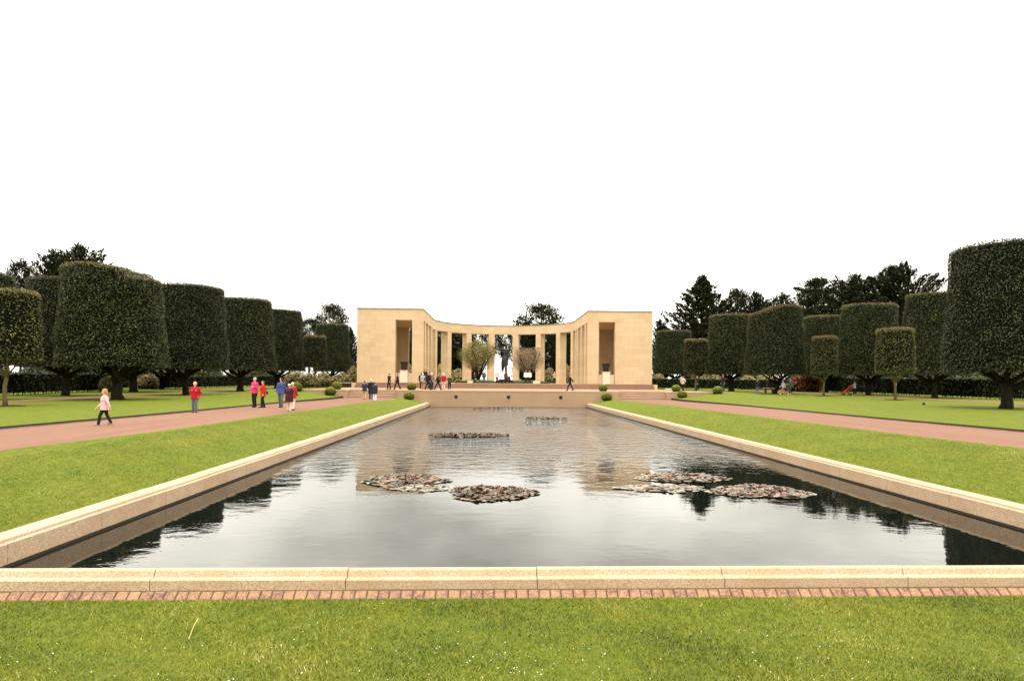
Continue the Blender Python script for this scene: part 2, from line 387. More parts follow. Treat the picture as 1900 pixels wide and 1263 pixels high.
for s_ in (-1, 1):
    V = [(A + s_*9.3, 8.01, -.70), (A + s_*12.9, 8.01, -.002), (A + s_*75, 8.01, -.002), (A + s_*75, 8.03, .05), (A + s_*13, 8.03, 0.0), (A + s_*9.3, 8.03, -.66)]
    f_ = [(0, 1, 4, 5), (1, 2, 3, 4)]
    g.add(V, f_ if s_ > 0 else [q[::-1] for q in f_])
    V = [(A + s_*75, -40, 0), (A + s_*3500, -40, 0), (A + s_*3500, 175, .7), (A + s_*75, 175, .77), (A + s_*75, 7.6, .05)]
    g.add(V, [(0, 1, 2, 3, 4)] if s_ > 0 else [(4, 3, 2, 1, 0)])
g.add([(-3500, 175, .68), (3500, 175, .68), (3500, 5000, -6), (-3500, 5000, -6)], [(0, 1, 2, 3)])
g.add([(-3500, -1500, 0), (3500, -1500, 0), (3500, -40, 0), (-3500, -40, 0)], [(0, 1, 2, 3)])
tag(obj('ground', g, M['grass']), kind='structure')
# terrace: lawn and paving
g = G(); g.box(A - 24, A + 24, 73.9, 175, .2, TZ - .004)
for s_ in (-1, 1): g.box(*sorted((A + s_*17.35, A + s_*24)), YW + .3, 73.9, .2, TZ - .004)
tag(obj('terrace_lawn', g, M['grass']), kind='structure')
g = G(); g.box(A - 21.6, A + 21.6, 73.6, 93, TZ - .1, TZ)
g.box(A - 11.6, A + 11.6, YW + .34, 73.6, TZ - .1, TZ)
for s_ in (-1, 1): g.box(*sorted((A + s_*17.3, A + s_*21.6)), YW + .34, 73.6, TZ - .1, TZ)
tag(obj('terrace_paving', g, M['paving']), kind='structure')

# pool water and basin
g = G(); g.add([(A - 8.4, 8.35, -.99), (A + 8.4, 8.35, -.99), (A + 8.4, YW + .05, -.99), (A - 8.4, YW + .05, -.99)], [(0, 1, 2, 3)])
tag(obj('pool_water', g, M['water']), kind='structure')
g = G(); g.add([(A - 8.4, 8.2, -1.9), (A + 8.4, 8.2, -1.9), (A + 8.4, YW, -1.9), (A - 8.4, YW, -1.9)], [(0, 1, 2, 3)])
tag(obj('pool_floor', g, M['soil_and_edge_shade']), kind='structure')

cop = empty('pool_coping', (A, 8.0, -.6))
tag(cop, 'speckled tan granite coping framing the long reflecting pool', 'pool coping')
def coping_profile():                       # (across from the water edge outward, height) relative to the top
    return [(0, -.75), (0, -.062), (.008, -.056), (.050, -.052), (.058, -.045), (.064, -.010), (.074, 0), (.42, 0), (.44, -.012), (.44, -.75)]
def coping_run(p0, p1, nrm, first, step, flip, prof=None):
    g = G(); p0 = Vector(p0); p1 = Vector(p1); L_ = (p1 - p0).length; d = (p1 - p0) / L_; nv = Vector(nrm)
    prof = prof or coping_profile(); k = len(prof); s = 0; nxt = first; rr = random.Random(5)
    while s < L_ - 1e-3:
        e = min(L_, nxt); V = []
        dz = rr.uniform(-.003, .003); dx = rr.uniform(-.003, .003)
        for q in (s + .005, e - .005):
            for a, z in prof: V.append(p0 + d * q + nv * (a + dx) + Vector((0, 0, z + dz)))
        Fc = [(i, i+1, i+1+k, i+k) for i in range(k-1)] + [tuple(range(k))[::-1], tuple(range(k, 2*k))]
        if flip: Fc = [f[::-1] for f in Fc]
        g.add(V, Fc); s = e; nxt = e + step
    # joints filled a little lower
    q = [p0 + nv * .025, p1 + nv * .025, p1 + nv * .09, p0 + nv * .09]
    g.add([(*v.xy, z) for v in q for z in (-.5, -.09)], [(1, 3, 5, 7)] if not flip else [(7, 5, 3, 1)], 1)
    return g
W2 = 8.34
run = YW - 8.0 - .003
o = obj('coping_side', coping_run((-W2, .34, 0), (-W2, run, 0), (-1, 0, 0), 1.5, 2.3, False), [M['coping'], M['mortar']], cop)
o = obj('coping_side', coping_run((W2, .34, 0), (W2, run, 0), (1, 0, 0), 1.2, 2.3, True), [M['coping'], M['mortar']], cop)
pn = [(0, -.75), (0, -.012), (.012, 0), (.085, 0), (.105, -.012), (.135, -.078), (.150, -.084), (.222, -.086), (.232, -.095), (.236, -.215)]
xs_ = atz(273, 1070, -.63)[0] - A
o = obj('coping_near_side', coping_run((-9.2, .38, 0), (9.2, .38, 0), (0, -1, 0), (xs_ + 9.2) % 2.3, 2.3, False, pn), [M['coping'], M['mortar']], cop)
g = G()
for s_ in (-1, 1): g.box(*sorted((s_*(W2 - .004), s_*(W2 + .02))), .40, run, -.75, -.345)
obj('waterline_stain', g, M['algae'], cop)
g = G(); g.box(-9.2, 9.2, .150, .20, -.5, -.21); obj('base_joint', g, M['algae'], cop)
# brick edging: short bricks laid on a slope against the coping
g = G(); rr = random.Random(3); x = -9.2
ca, sa = math.cos(math.atan2(.064, .09)), math.sin(math.atan2(.064, .09))
def sl(a, b): return (-a*ca - b*sa + .0, -a*sa + b*ca)      # a = down the slope, b = out of it
y0, z0 = sl(-.03, -.012); y1, z1 = sl(.14, -.012)
g.add([(-9.3, y0, z0), (9.3, y0, z0), (9.3, y1, z1), (-9.3, y1, z1)], [(0, 3, 2, 1), (0, 1, 2, 3)][:1], 1)
while x < 9.2:
    wd = .138 * rr.uniform(.93, 1.07); j = .017; a0 = rr.uniform(-.004, .004); a1 = .128 + rr.uniform(-.005, .006); h_ = rr.uniform(-.003, .004); c = .014
    V = [(x + xx, *sl(a_, b_)) for b_, cc in ((-.03, 0), (h_ - .005, 0), (h_ + .004, c)) for xx, a_ in ((j/2+cc, a0+cc), (wd-j/2-cc, a0+cc), (wd-j/2-cc, a1-cc), (j/2+cc, a1-cc))]
    q = [(8, 11, 10, 9)] + [(i_+k_, i_+k_+4, i_+(k_+1) % 4+4, i_+(k_+1) % 4) for i_ in (0, 4) for k_ in range(4)]
    g.add(V, q, 0); x += wd
tag(obj('brick_edging', g, [M['sett'], M['kerb_joint']], None, (A, 8.118, -.808)), 'row of reddish clay bricks set on edge along the near coping', 'brick edging')

# terrace front wall with stairs
wall = empty('terrace_wall', (A, YW, -.2))
tag(wall, 'low stone retaining wall closing the far end of the pool below the terrace', 'retaining wall')
zt = TZ + .2
g = G(); g.box(-11.8, 11.8, 0, .3, -.95, zt - .09)
for s_ in (-1, 1):
    g.box(*sorted((s_*17.15, s_*24)), 0, .3, -.3, zt - .09)
    g.box(*sorted((s_*11.5, s_*11.8)), .3, 2.1, -.3, zt - .09)
    g.box(*sorted((s_*17.15, s_*17.45)), .3, 2.1, -.3, zt - .09)
obj('wall_face', g, M['wall_stone'], wall)
g = G(); g.box(-11.83, 11.83, -.03, .34, zt - .088, zt + .002)
for s_ in (-1, 1):
    g.box(*sorted((s_*17.12, s_*24.03)), -.03, .34, zt - .088, zt + .002)
    g.box(*sorted((s_*11.5, s_*11.83)), .34, 2.1, zt - .088, zt + .002)
    g.box(*sorted((s_*17.12, s_*17.45)), .34, 2.1, zt - .088, zt + .002)
obj('wall_coping', g, M['tread'], wall)
for i, x in enumerate((-5.6, -.02, 5.56)):
    g = G(); P = []; 
    sp_ = G(); sp_.lathe([(.19, 0), (.19, .03), (.14, .05), (.12, .10), (.07, .13), (.02, .14)], 14)
    sp_.v = [(x + a, -c, b + .25) for a, b, c in sp_.v]
    obj('water_spout', sp_, M['bronze'], wall, smooth=False)
for s_ in (-1, 1):
    st = empty('staircase', (A + s_*14.475, YW, -.17))
    tag(st, ('wide flight of stone steps on the left up to the terrace' if s_ < 0 else 'wide flight of stone steps on the right up to the terrace'), 'stairs', 'two flights of steps up to the terrace')
    rg, tg = G(), G()
    for k in range(5):
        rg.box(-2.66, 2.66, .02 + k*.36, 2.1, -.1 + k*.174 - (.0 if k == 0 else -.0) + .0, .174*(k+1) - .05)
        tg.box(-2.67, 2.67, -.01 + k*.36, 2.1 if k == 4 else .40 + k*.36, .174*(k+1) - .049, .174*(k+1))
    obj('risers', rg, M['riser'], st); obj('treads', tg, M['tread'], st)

# ------------------------------------------------------------ memorial
MY = 93.84
mem = empty('memorial', (A, MY, TZ))
tag(mem, 'pale limestone memorial: two block loggias joined by a semicircular colonnade', 'memorial building')
FZ, LB, TP = .7, 9.4, 10.95
RI, RO, YC = 11.5, 13.0, 15.3
for s_ in (-1, 1):
    X = lambda a, b: sorted((s_*a, s_*b))
    g = G()
    y0, y1, th = 0.0, 15.2, 1.0
    g.box(*X(11.5, 13.0), y0, y0+th, 0, LB); g.box(*X(15.3, 20.55), y0, y0+th, 0, LB)        # front wall either side of the opening
    g.box(*X(13.0, 15.3), y0 + .35, y0+th-.1, 0, 2.06)                                       # panel under the opening
    g.box(*X(19.5, 20.55), y0+th, y1-th, 0, LB)                                              # outer wall
    g.box(*X(15.3, 20.55), y1-th, y1, 0, LB); g.box(*X(11.5, 13.0), y1-th, y1, 0, LB)        # rear wall
    g.box(*X(13.0, 15.3), y1-th+.2, y1-.2, 0, 2.06)
    g.box(*X(11.5, 20.55), y0, y1, LB, TP - .1)                                              # roof block
    lo = obj('loggia', g, M['limestone'], mem)
    lo['label'] = 'block loggia on the %s side of the memorial' % ('left' if s_ < 0 else 'right')
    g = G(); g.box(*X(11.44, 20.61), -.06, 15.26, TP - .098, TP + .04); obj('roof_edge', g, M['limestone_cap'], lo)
    g = G(); g.box(*X(13.02, 14.0), .30, .345, .72, 2.03); g.box(*X(14.1, 15.28), .30, .345, .72, 2.03)
    obj('relief_panel', g, M['white_marble'], lo)
# entablature ring
def arc_ring(ri, ro, z0, z1, n=64, a0=0, a1=math.pi, yc=YC):
    g = G(); V = []
    for i in range(n+1):
        a = a0 + (a1 - a0) * i / n
        for r, z in ((ri, z0), (ro, z0), (ro, z1), (ri, z1)): V.append((r*math.cos(a), yc + r*math.sin(a), z))
    Fc = [(i*4+j, (i+1)*4+j, (i+1)*4+(j+1) % 4, i*4+(j+1) % 4) for i in range(n) for j in range(4)] + [(3, 2, 1, 0), (n*4, n*4+1, n*4+2, n*4+3)]
    g.add(V, [f[::-1] for f in Fc]); return g
g = arc_ring(RI, RO, LB, TP - .1)
for s_ in (-1, 1): g.box(*sorted((s_*RI, s_*RO)), 15.203, YC + .0, LB, TP - .1)
en = obj('entablature', g, M['limestone'], mem)
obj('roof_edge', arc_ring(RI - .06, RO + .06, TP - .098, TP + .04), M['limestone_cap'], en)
def pier(cx, cy, ang, wd, dp):
    g = G(); ca, sa = math.cos(ang), math.sin(ang)      # ang: direction of the outward normal
    P = [(-dp/2, -wd/2), (dp/2, -wd/2), (dp/2, wd/2), (-dp/2, wd/2)]
    g.prism([(a*ca - b*sa, a*sa + b*ca) for a, b in P], 0, LB - FZ)
    return obj('pier', g, M['limestone'], mem, (cx, cy, FZ))
for deg in (10.5, 32, 54, 77):
    for s_ in (-1, 1):
        th = R_(deg); r = (RI + RO) / 2
        pier(s_*r*math.sin(th), YC + r*math.cos(th), math.pi/2 - s_*th, 1.02, 1.48)
for yy in (3.4, 8.0, 12.6):
    for s_ in (-1, 1): pier(s_*12.12, yy, 0 if s_ > 0 else math.pi, 1.1, 1.22)
# floor and front steps
g = G(); g.box(-20.55, 20.55, .0, 15.3, -.05, FZ - .002)
g.prism([(RO*1.06*math.cos(R_(a)), YC + RO*1.06*math.sin(R_(a))) for a in range(0, 181, 5)], -.05, FZ - .004)
obj('floor', g, M['tread'], mem)
rg, tg = G(), G()
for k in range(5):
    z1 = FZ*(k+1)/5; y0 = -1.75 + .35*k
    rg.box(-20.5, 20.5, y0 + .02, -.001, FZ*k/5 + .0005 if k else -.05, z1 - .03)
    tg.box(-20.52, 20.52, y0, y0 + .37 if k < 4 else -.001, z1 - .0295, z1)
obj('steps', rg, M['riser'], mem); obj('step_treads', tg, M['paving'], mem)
g = G()
for s_ in (-1, 1): g = G(); g.box(*sorted((s_*20.521, s_*20.9)), -1.75, 0, -.05, FZ); obj('step_cheek', g, M['limestone'], mem)

# pedestals and urns
for s_, px_ in ((-1, 749.5), (1, 1124.5)):
    p = atY(px_, 705, MY - .3); x = p[0]
    pe = empty('urn_pedestal', (x, MY - .35, TZ + FZ))
    tag(pe, 'pale marble pedestal under the %s bronze urn' % ('left' if s_ < 0 else 'right'), 'pedestal', 'pedestals in the loggia openings')
    g = G(); g.box(-.5, .5, -.33, .64, 0, 1.62); obj('shaft', g, M['white_marble'], pe)
    g = G(); g.box(-.54, .54, -.37, .66, 1.62, 1.72); obj('cap', g, M['white_marble'], pe)
    u = empty('bronze_urn', (x, MY - .2, TZ + FZ + 1.721))
    tag(u, 'dark bronze flared urn standing in the %s loggia opening' % ('left' if s_ < 0 else 'right'), 'urn', 'bronze urns')
    g = G(); g.lathe([(.34, 0), (.36, .05), (.34, .10), (.37, .14), (.42, .5), (.47, .85), (.53, 1.0), (.60, 1.08)], 28)
    obj('bowl', g, M['bronze'], u, smooth=True)
    g = G(); g.lathe([(.6, 1.08), (.64, 1.1), (.64, 1.16), (.60, 1.18), (.5, 1.17), (.45, .9)], 28); obj('rim', g, M['bronze'], u)

# ------------------------------------------------------------ vegetation
def limbs(g, base, top, r0, r1, n, spread, rng, m=0, kinks=3, k=8, flare=1.35):
    """trunk up to `top`, then n limbs that fan out"""
    b = Vector(base); t = Vector(top)
    P = [b + (t - b) * (i / 4) + Vector((rng.uniform(-.05, .05), rng.uniform(-.05, .05), 0)) * (1 if 0 < i < 4 else 0) for i in range(5)]
    g.tube(P, [r0*flare, r0*1.05, r0*.95, r0*.9, r0*.95], 12, m)
    for i in range(n):
        an = 2*math.pi*(i + rng.uniform(-.3, .3))/n; L_ = spread[0]*rng.uniform(.8, 1.15); H = spread[1]*rng.uniform(.8, 1.2)
        s = P[rng.choice([3, 4])] - Vector((0, 0, .15)); pts = [s]; rr_ = [r0*.55]
        for q in range(1, kinks+1):
            f = q/kinks
            pts.append(s + Vector((math.cos(an)*L_*f**.8 + rng.uniform(-.1, .1)*L_, math.sin(an)*L_*f**.8 + rng.uniform(-.1, .1)*L_, H*f)))
            rr_.append(r0*.55*(1-f) + r1*f)
        g.tube(pts, rr_, k, m)
    return g

def crown_pts(rb, rt, h, n, rng, deep=.25, round_=.5, ph=0):
    """points on a clipped drum: straight tapering sides, flat top with rounded shoulder, ragged underside"""
    a_side = math.pi*(rb+rt)*h; a_top = math.pi*rt*rt; a_bot = math.pi*rb*rb*.45
    tot = a_side + a_top + a_bot
    ns, nt_ = int(n*a_side/tot), int(n*a_top/tot); nb = n - ns - nt_
    P, N = [], []
    th = rng.uniform(0, 2*np.pi, ns); z = rng.uniform(0, 1, ns)*h
    wob = 1 + .014*np.sin(3*th+ph) + .012*np.sin(7*th + z*1.3+ph) + .012*np.sin(5*th - z*2.1) 
    r = (rb + (rt-rb)*z/h)*wob
    sh = np.clip((z - (h-round_))/round_, 0, 1); r -= round_*(1-np.sqrt(1-sh**2*.98))
    P.append(np.stack([r*np.cos(th), r*np.sin(th), z], 1)); N.append(np.stack([np.cos(th), np.sin(th), sh*1.2], 1))
    th = rng.uniform(0, 2*np.pi, nt_); r = (rt-round_*.6)*np.sqrt(rng.uniform(0, 1, nt_))
    P.append(np.stack([r*np.cos(th), r*np.sin(th), h + .05*np.sin(r*2+th*2) + rng.normal(0, .04, nt_)], 1)); N.append(np.tile([0, 0, 1.], (nt_, 1)))
    th = rng.uniform(0, 2*np.pi, nb); r = rb*np.sqrt(rng.uniform(.12, 1, nb))
    P.append(np.stack([r*np.cos(th), r*np.sin(th), (1-r/rb)*h*.10 + rng.normal(0, .08, nb)], 1)); N.append(np.tile([0, 0, -1.], (nb, 1)))
    P = np.concatenate(P); N = np.concatenate(N)
    d = rng.uniform(0, 1, len(P))**2*deep
    P = P - N/np.linalg.norm(N, axis=1)[:, None]*d[:, None]
    return P, N, d
def make_crown(name, rb, rt, h, n, leaf, seed, mat_leaf, shoots=0, shoot_mat='shoot', deep=.3, round_=.35, warp=None):
    rng = np.random.default_rng(seed)
    P, N, d = crown_pts(rb, rt, h, n, rng, deep, round_, seed)
    V = leaves(P, N, leaf, rng, .5, .65)
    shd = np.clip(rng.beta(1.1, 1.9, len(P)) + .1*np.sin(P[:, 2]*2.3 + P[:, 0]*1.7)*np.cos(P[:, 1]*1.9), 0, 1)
    a = np_mesh('tmp', V, 4, [mat_leaf, M['core'], M[shoot_mat]], np.zeros(len(P)), shd)
    parts = [a]
    if shoots:
        Ps, Ns, ds = crown_pts(rb+.05, rt+.05, h+.06, shoots*6, rng, .05, round_, seed)
        keep = (rng.uniform(0, 1, len(Ps)) < np.where(Ps[:, 2] > h - .35, 1.0, .04))
        Ps, Ns = Ps[keep][:shoots*3], Ns[keep][:shoots*3]
        up = Ns*.5 + [0, 0, 1.2]
        V = leaves(Ps, rng.normal(0, 1, Ps.shape), leaf*.9, rng, .35, .3, 0, up)
        parts.append(np_mesh('tmp2', V, 4, [mat_leaf, M['core'], M[shoot_mat]], np.full(len(Ps), 2), rng.uniform(0, 1, len(Ps))))
    g = G(); rl = lambda z, q=.955: (rb + (rt-rb)*z/h)*q
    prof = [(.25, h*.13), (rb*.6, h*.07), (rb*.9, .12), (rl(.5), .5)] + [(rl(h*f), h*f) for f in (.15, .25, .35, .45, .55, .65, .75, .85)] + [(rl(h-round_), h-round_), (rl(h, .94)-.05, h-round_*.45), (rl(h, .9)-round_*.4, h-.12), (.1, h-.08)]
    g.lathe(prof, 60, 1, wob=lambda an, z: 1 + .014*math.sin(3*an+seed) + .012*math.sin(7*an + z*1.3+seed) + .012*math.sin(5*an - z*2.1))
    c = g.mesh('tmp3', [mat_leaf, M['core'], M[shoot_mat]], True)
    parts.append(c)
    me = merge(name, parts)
    if warp:
        for v in me.vertices: v.co.z *= 1 - warp(v.co.x)/h
    for mm in (mat_leaf, M['core'], M[shoot_mat]): me.materials.append(mm)
    for p in parts: D.meshes.remove(p)
    return me
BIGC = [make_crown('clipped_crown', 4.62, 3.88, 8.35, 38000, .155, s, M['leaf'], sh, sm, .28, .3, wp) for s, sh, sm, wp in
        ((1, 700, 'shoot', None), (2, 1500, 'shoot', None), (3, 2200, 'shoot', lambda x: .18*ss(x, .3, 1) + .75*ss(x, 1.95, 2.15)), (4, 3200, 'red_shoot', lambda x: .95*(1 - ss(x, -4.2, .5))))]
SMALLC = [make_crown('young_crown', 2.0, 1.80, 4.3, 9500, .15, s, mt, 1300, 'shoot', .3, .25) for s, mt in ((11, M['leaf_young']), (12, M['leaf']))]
def big_trunk(seed, r0=.42, lean=0):
    g = G(); rr = random.Random(seed)
    limbs(g, (0, 0, -.1), (lean, 0, 1.9), r0, .06, 9, (2.4, 1.7), rr, flare=1.2)
    for i in range(5):
        an = rr.uniform(0, 6.28); g.tube([(math.cos(an)*r0*.5, math.sin(an)*r0*.5, .35), (math.cos(an)*r0*1.15, math.sin(an)*r0*1.15, .06), (math.cos(an)*r0*1.7, math.sin(an)*r0*1.4, -.12)], [r0*.45, r0*.3, r0*.15], 7)
    return g.mesh('trunk', M['bark'], True)
TR = [big_trunk(1, .28), big_trunk(2, .36), big_trunk(3, .25, .75)]
def small_trunk():
    g = G(); rr = random.Random(9); limbs(g, (0, 0, -.1), (.02, 0, 2.4), .11, .03, 6, (1.1, 1.2), rr, k=6); return g.mesh('trunk', M['pale_bark'], True)
STR = small_trunk()
bedm = G(); bedm.lathe([(.95, -.02), (.93, .02), (.5, .05), (.1, .06)], 20); bedm = bedm.mesh('soil_ring', M['soil_and_edge_shade'], True)
def ground_z(x, y):
    X = abs(x - A)
    if y > YW and X < 24: return TZ
    if y < 7.6: return 0
    return max(hgt(X, y), PZ(y)) + .07
def topiary(px, depth, label, group, big=True, v=0, tv=0, s=1.0, sz=None, cxoff=0, rz=0, X=None, Y=None):
    if X is None:
        d = ray(px, 700); x, y = d[0]*depth, d[1]*depth
    else: x, y = A + X, Y
    z = ground_z(x, y)
    t = empty('clipped_tree' if big else 'young_clipped_tree', (x, y, z))
    tag(t, label, 'tree', group)
    link('trunk', TR[tv] if big else STR, t, rz=rz*2.3)
    c = link('crown', (BIGC if big else SMALLC)[v], t, (cxoff, 0, (2.5 if big else 2.62)), rz)
    c.scale = (s, s, sz or s)
    if not big: link('soil_ring', bedm, t)
    return t
GA = 'tall drum-clipped trees along the lawn'
GB = 'young small clipped trees on the lawn'
topiary(218, 50.8, 'big dark drum-clipped tree behind the walking child, nearest whole one on the left', GA, v=2, tv=1, rz=0, s=0.83, sz=0.88, cxoff=-0.3)
topiary(345, 64.5, 'dark drum-clipped tree behind the boy in the red jacket', GA, v=0, tv=0, rz=1.4, s=0.86, sz=0.93)
topiary(446, 80.5, 'dark drum-clipped tree behind the woman in the pink jacket', GA, v=1, tv=1, rz=2.2, s=0.89, sz=1.0)
topiary(513, 96, 'dark drum-clipped tree fourth along the left lawn, behind the man in blue', GA, v=0, tv=0, rz=3.3, s=0.875, sz=1.02)
topiary(616, 119, 'dark drum-clipped tree standing closest to the left side of the memorial', GA, v=1, tv=0, rz=4.0, s=0.71, sz=0.99)
topiary(122, 59.5, 'dark drum-clipped tree of the rear left row, half behind the largest one', GA, v=0, tv=0, rz=.9, s=0.76, sz=0.91)
topiary(-77, 47.5, 'dark drum-clipped tree cut by the left edge of the picture', GA, v=0, tv=2, rz=1.9, s=0.8, sz=0.78)
topiary(170, 80.5, 'dark clipped tree far back left, seen as a trunk between the rear trees', GA, v=0, tv=2, s=.8, sz=.8, rz=2.9)
topiary(248, 73.7, 'dark clipped tree with a flared trunk just right of the largest left tree trunk', GA, v=0, tv=1, s=.9, rz=5.0)
topiary(300, 87, 'dark clipped tree of the rear left row seen between the first two trees', GA, v=1, tv=2, s=.86, rz=5.8)
topiary(1868, 46.5, 'huge dark drum-clipped tree cut by the right edge of the picture', GA, v=0, tv=1, rz=.3, s=0.85, sz=1.035)
topiary(1734, 74, 'dark drum-clipped tree just left of the huge one at the right edge', GA, v=1, tv=0, rz=1.0, s=0.74, sz=1.06)
topiary(1611, 84, 'dark drum-clipped tree behind the red pushchair', GA, v=1, tv=0, rz=2.1, s=0.81, sz=1.04)
topiary(1533, 98.5, 'dark drum-clipped tree behind the middle young tree on the right', GA, v=1, tv=0, rz=2.8, s=0.8, sz=1.02)
topiary(1437, 87.5, 'drum-clipped tree with a leaning trunk and tan-tipped top on the right lawn', GA, v=3, tv=2, rz=0, s=0.84, sz=1.05)
topiary(1357, 99.5, 'dark drum-clipped tree left of the leaning one on the right lawn', GA, v=1, tv=1, rz=4.2, s=0.83, sz=1.04)
topiary(1250, 128, 'dark drum-clipped tree standing closest to the right side of the memorial', GA, v=1, tv=0, rz=5.2, s=0.83, sz=0.98)
topiary(10.5, 38.6, 'young small clipped tree at the left edge of the picture', GB, False, 0, rz=.4, s=0.9, sz=0.91)
topiary(584, 90, 'young small clipped tree left of the memorial', GB, False, 1, rz=1.1, s=0.79, sz=0.97)
topiary(1661, 65.6, 'young small clipped tree with a pale trunk, rightmost on the right lawn', GB, False, 0, rz=1.7, s=0.9, sz=0.99)
topiary(1529, 79.7, 'young small clipped tree standing between the red pushchair and the leaning tree', GB, False, 0, rz=2.6, s=0.77, sz=1.01)
topiary(1291, 95, 'young small clipped tree nearest the right side of the memorial', GB, False, 1, rz=3.1, s=0.88, sz=1.04)

# conifers and other background trees
def conifer(name, H, rad, seed, style):
    """limbs sweep up from the trunk to end on the envelope w(d), d = distance below the tip"""
    rng = np.random.default_rng(seed); rr = random.Random(seed)
    g = G(); g.tube([(0, 0, 0), (.1, 0, H*.3), (-.1, .1, H*.65), (0, 0, H*.93)], [H*.024, H*.018, H*.012, H*.003], 8)
    if style == 'cypress': w = lambda d: min(rad, .3 + .95*d); nl = 300
    elif style == 'spread': w = lambda d: min(rad, .2 + 3.3*math.sqrt(max(d, 0))); nl = 260
    elif style == 'cedar': w = lambda d: min(rad, .8 + 2.6*math.sqrt(max(d, 0))); nl = 250
    else: w = lambda d: rad*math.sin(math.pi*min(1, (d+.25)/(H*.62))**.75)*1.0; nl = 110
    PP, TT = [], []; span = {'pine': H*.52}.get(style, H*.86)
    tiers = sorted(rr.uniform(0, 1) for _ in range(18))
    for i in range(nl):
        f = (i + rr.random())/nl; d = span*f**1.15
        if style == 'cedar': d = span*(min(tiers, key=lambda t: abs(t-f))*.6 + .4*f)
        ze = H - d; R0 = w(d)*rr.uniform(.5, 1.0)*(1.22 if rr.random() < .25 else 1)
        el = {'cypress': rr.uniform(30, 52), 'spread': rr.uniform(22, 50), 'cedar': rr.uniform(4, 16), 'pine': rr.uniform(10, 50)}[style]
        an = rr.uniform(0, 2*math.pi); zs = max(H*.1, ze - R0*math.tan(R_(el)))
        e = Vector((math.cos(an)*R0, math.sin(an)*R0, ze + (rr.uniform(0, .9) if style in ('cypress', 'spread') else 0))); s0 = Vector((0, 0, zs))
        mid = s0.lerp(e, .55) - Vector((0, 0, .07*R0)); L_ = (e - s0).length; dr = (e - mid).normalized()
        g.tube([s0, mid, e], [.012*L_ + .03, .008*L_ + .02, .015], 4, cap=False)
        if style == 'pine':
            for _ in range(38):
                c = rr.choice([e, e, s0.lerp(e, .75)]); PP.append(c + Vector((rr.gauss(0, .5), rr.gauss(0, .5), rr.gauss(0, .34)))); TT.append(Vector((rr.gauss(0, 1), rr.gauss(0, 1), 1.2)))
        else:
            for _ in range(int(16 + L_*8)):
                q = 1 - rr.random()**1.4*.85
                c = s0.lerp(mid, q/.55) if q < .55 else mid.lerp(e, (q-.55)/.45)
                sp = (.62*(1.0 - q) + .11); fl_ = .35 if style == 'cedar' else 1
                if style == 'cedar': sp = .75*(1.2 - q) + .2
                PP.append(c + Vector((rr.gauss(0, sp), rr.gauss(0, sp), rr.gauss(0, sp*fl_)))); TT.append(dr + Vector((0, 0, .15)))
    PP = np.array([tuple(p) for p in PP]); TT = np.array([tuple(p) for p in TT])
    V = leaves(PP, rng.normal(0, 1, PP.shape), .70 if style != 'pine' else .5, rng, .30 if style != 'pine' else .45, .3, 0, TT*2.2)
    n = len(PP)
    return np_mesh('t1', V, 4, [M['needle'], M['bark']], np.zeros(n), rng.uniform(0, 1, n)), g
CON = {}
for key, a in {'cypress': ('cypress', 22, 7.6, 21, 'cypress'), 'cedar': ('cedar', 20, 7.8, 22, 'cedar'), 'pine': ('pine', 16, 4.6, 23, 'pine'), 'cypress2': ('c2', 20, 8.5, 24, 'spread')}.items():
    lm, tg_ = conifer(*a); tm = tg_.mesh('trunk', [M['bark']]); lm.name = 'needle_crown'; CON[key] = (lm, tm, a[1], a[2])
def bgtree(px, topy, depth, key, label, wpx=None, rz=0, base=None):
    lm, tm, H, Rr = CON[key]
    d = ray(px, 700); x, y = d[0]*depth, d[1]*depth; z = ground_z(x, y) if abs(x-A) < 70 else .7
    top = atY(px, topy, y)[2]; sz = (top - z)/H
    s = (wpx*depth/F/2/Rr) if wpx else sz
    nm = {'cypress': 'cypress_tree', 'cypress2': 'cypress_tree', 'cedar': 'cedar_tree', 'pine': 'pine_tree'}[key]
    t = empty(nm, (x, y, z), rz); tag(t, label, 'tree', 'dark conifers behind the memorial and the clipped trees')
    a = link('crown', lm, t); b = link('trunk', tm, t)
    for o_ in (a, b): o_.scale = (s, s, sz)
    return t
bgtree(1303, 519, 142, 'cypress', 'tallest pointed dark cypress just right of the memorial', 175, .3)
bgtree(1368, 540, 150, 'pine', 'rounded dark pine behind the second clipped tree right of the memorial', 70, 1)
bgtree(1400, 548, 146, 'cypress2', 'low spreading cypress between the pointed cypress and the leaning tree', 110, 2)
bgtree(1450, 549, 155, 'pine', 'small pine top showing just right of the leaning clipped tree', 62, 3)
bgtree(1512, 516, 145, 'cedar', 'layered dark cedar left of the spreading cypresses on the right', 140, 1.2)
bgtree(1580, 517, 150, 'cypress2', 'spiky dark cypress between the cedar and the widest cypress', 185, 4)
bgtree(1668, 497, 140, 'cypress2', 'widest spreading dark cypress above the right-hand clipped trees', 235, 5.2)
bgtree(1226, 596, 150, 'cypress2', 'short dark cypress touching the right corner of the memorial', 50, .8)
bgtree(100, 474, 95, 'cypress2', 'dark cypress with feathery branches behind the largest left tree, left part', 165, 2.5)
bgtree(155, 463, 100, 'cypress2', 'dark cypress tip rising over the top of the largest left tree', 170, 1.4)
bgtree(38, 487, 85, 'pine', 'narrow dark pine near the left edge of the picture', 52, 3.3)
bgtree(617, 568, 150, 'pine', 'round-headed dark pine behind the clipped tree left of the memorial', 66, 2.2)
bgtree(574, 594, 150, 'pine', 'low dark pine in the gap left of the small young tree', 60, 3.2)
bgtree(650, 612, 150, 'cypress', 'dark cypress touching the left corner of the memorial', 46, 4.2)
bgtree(1004, 568, 152, 'pine', 'round-headed dark pine rising above the right of the colonnade', 96, 1.9)
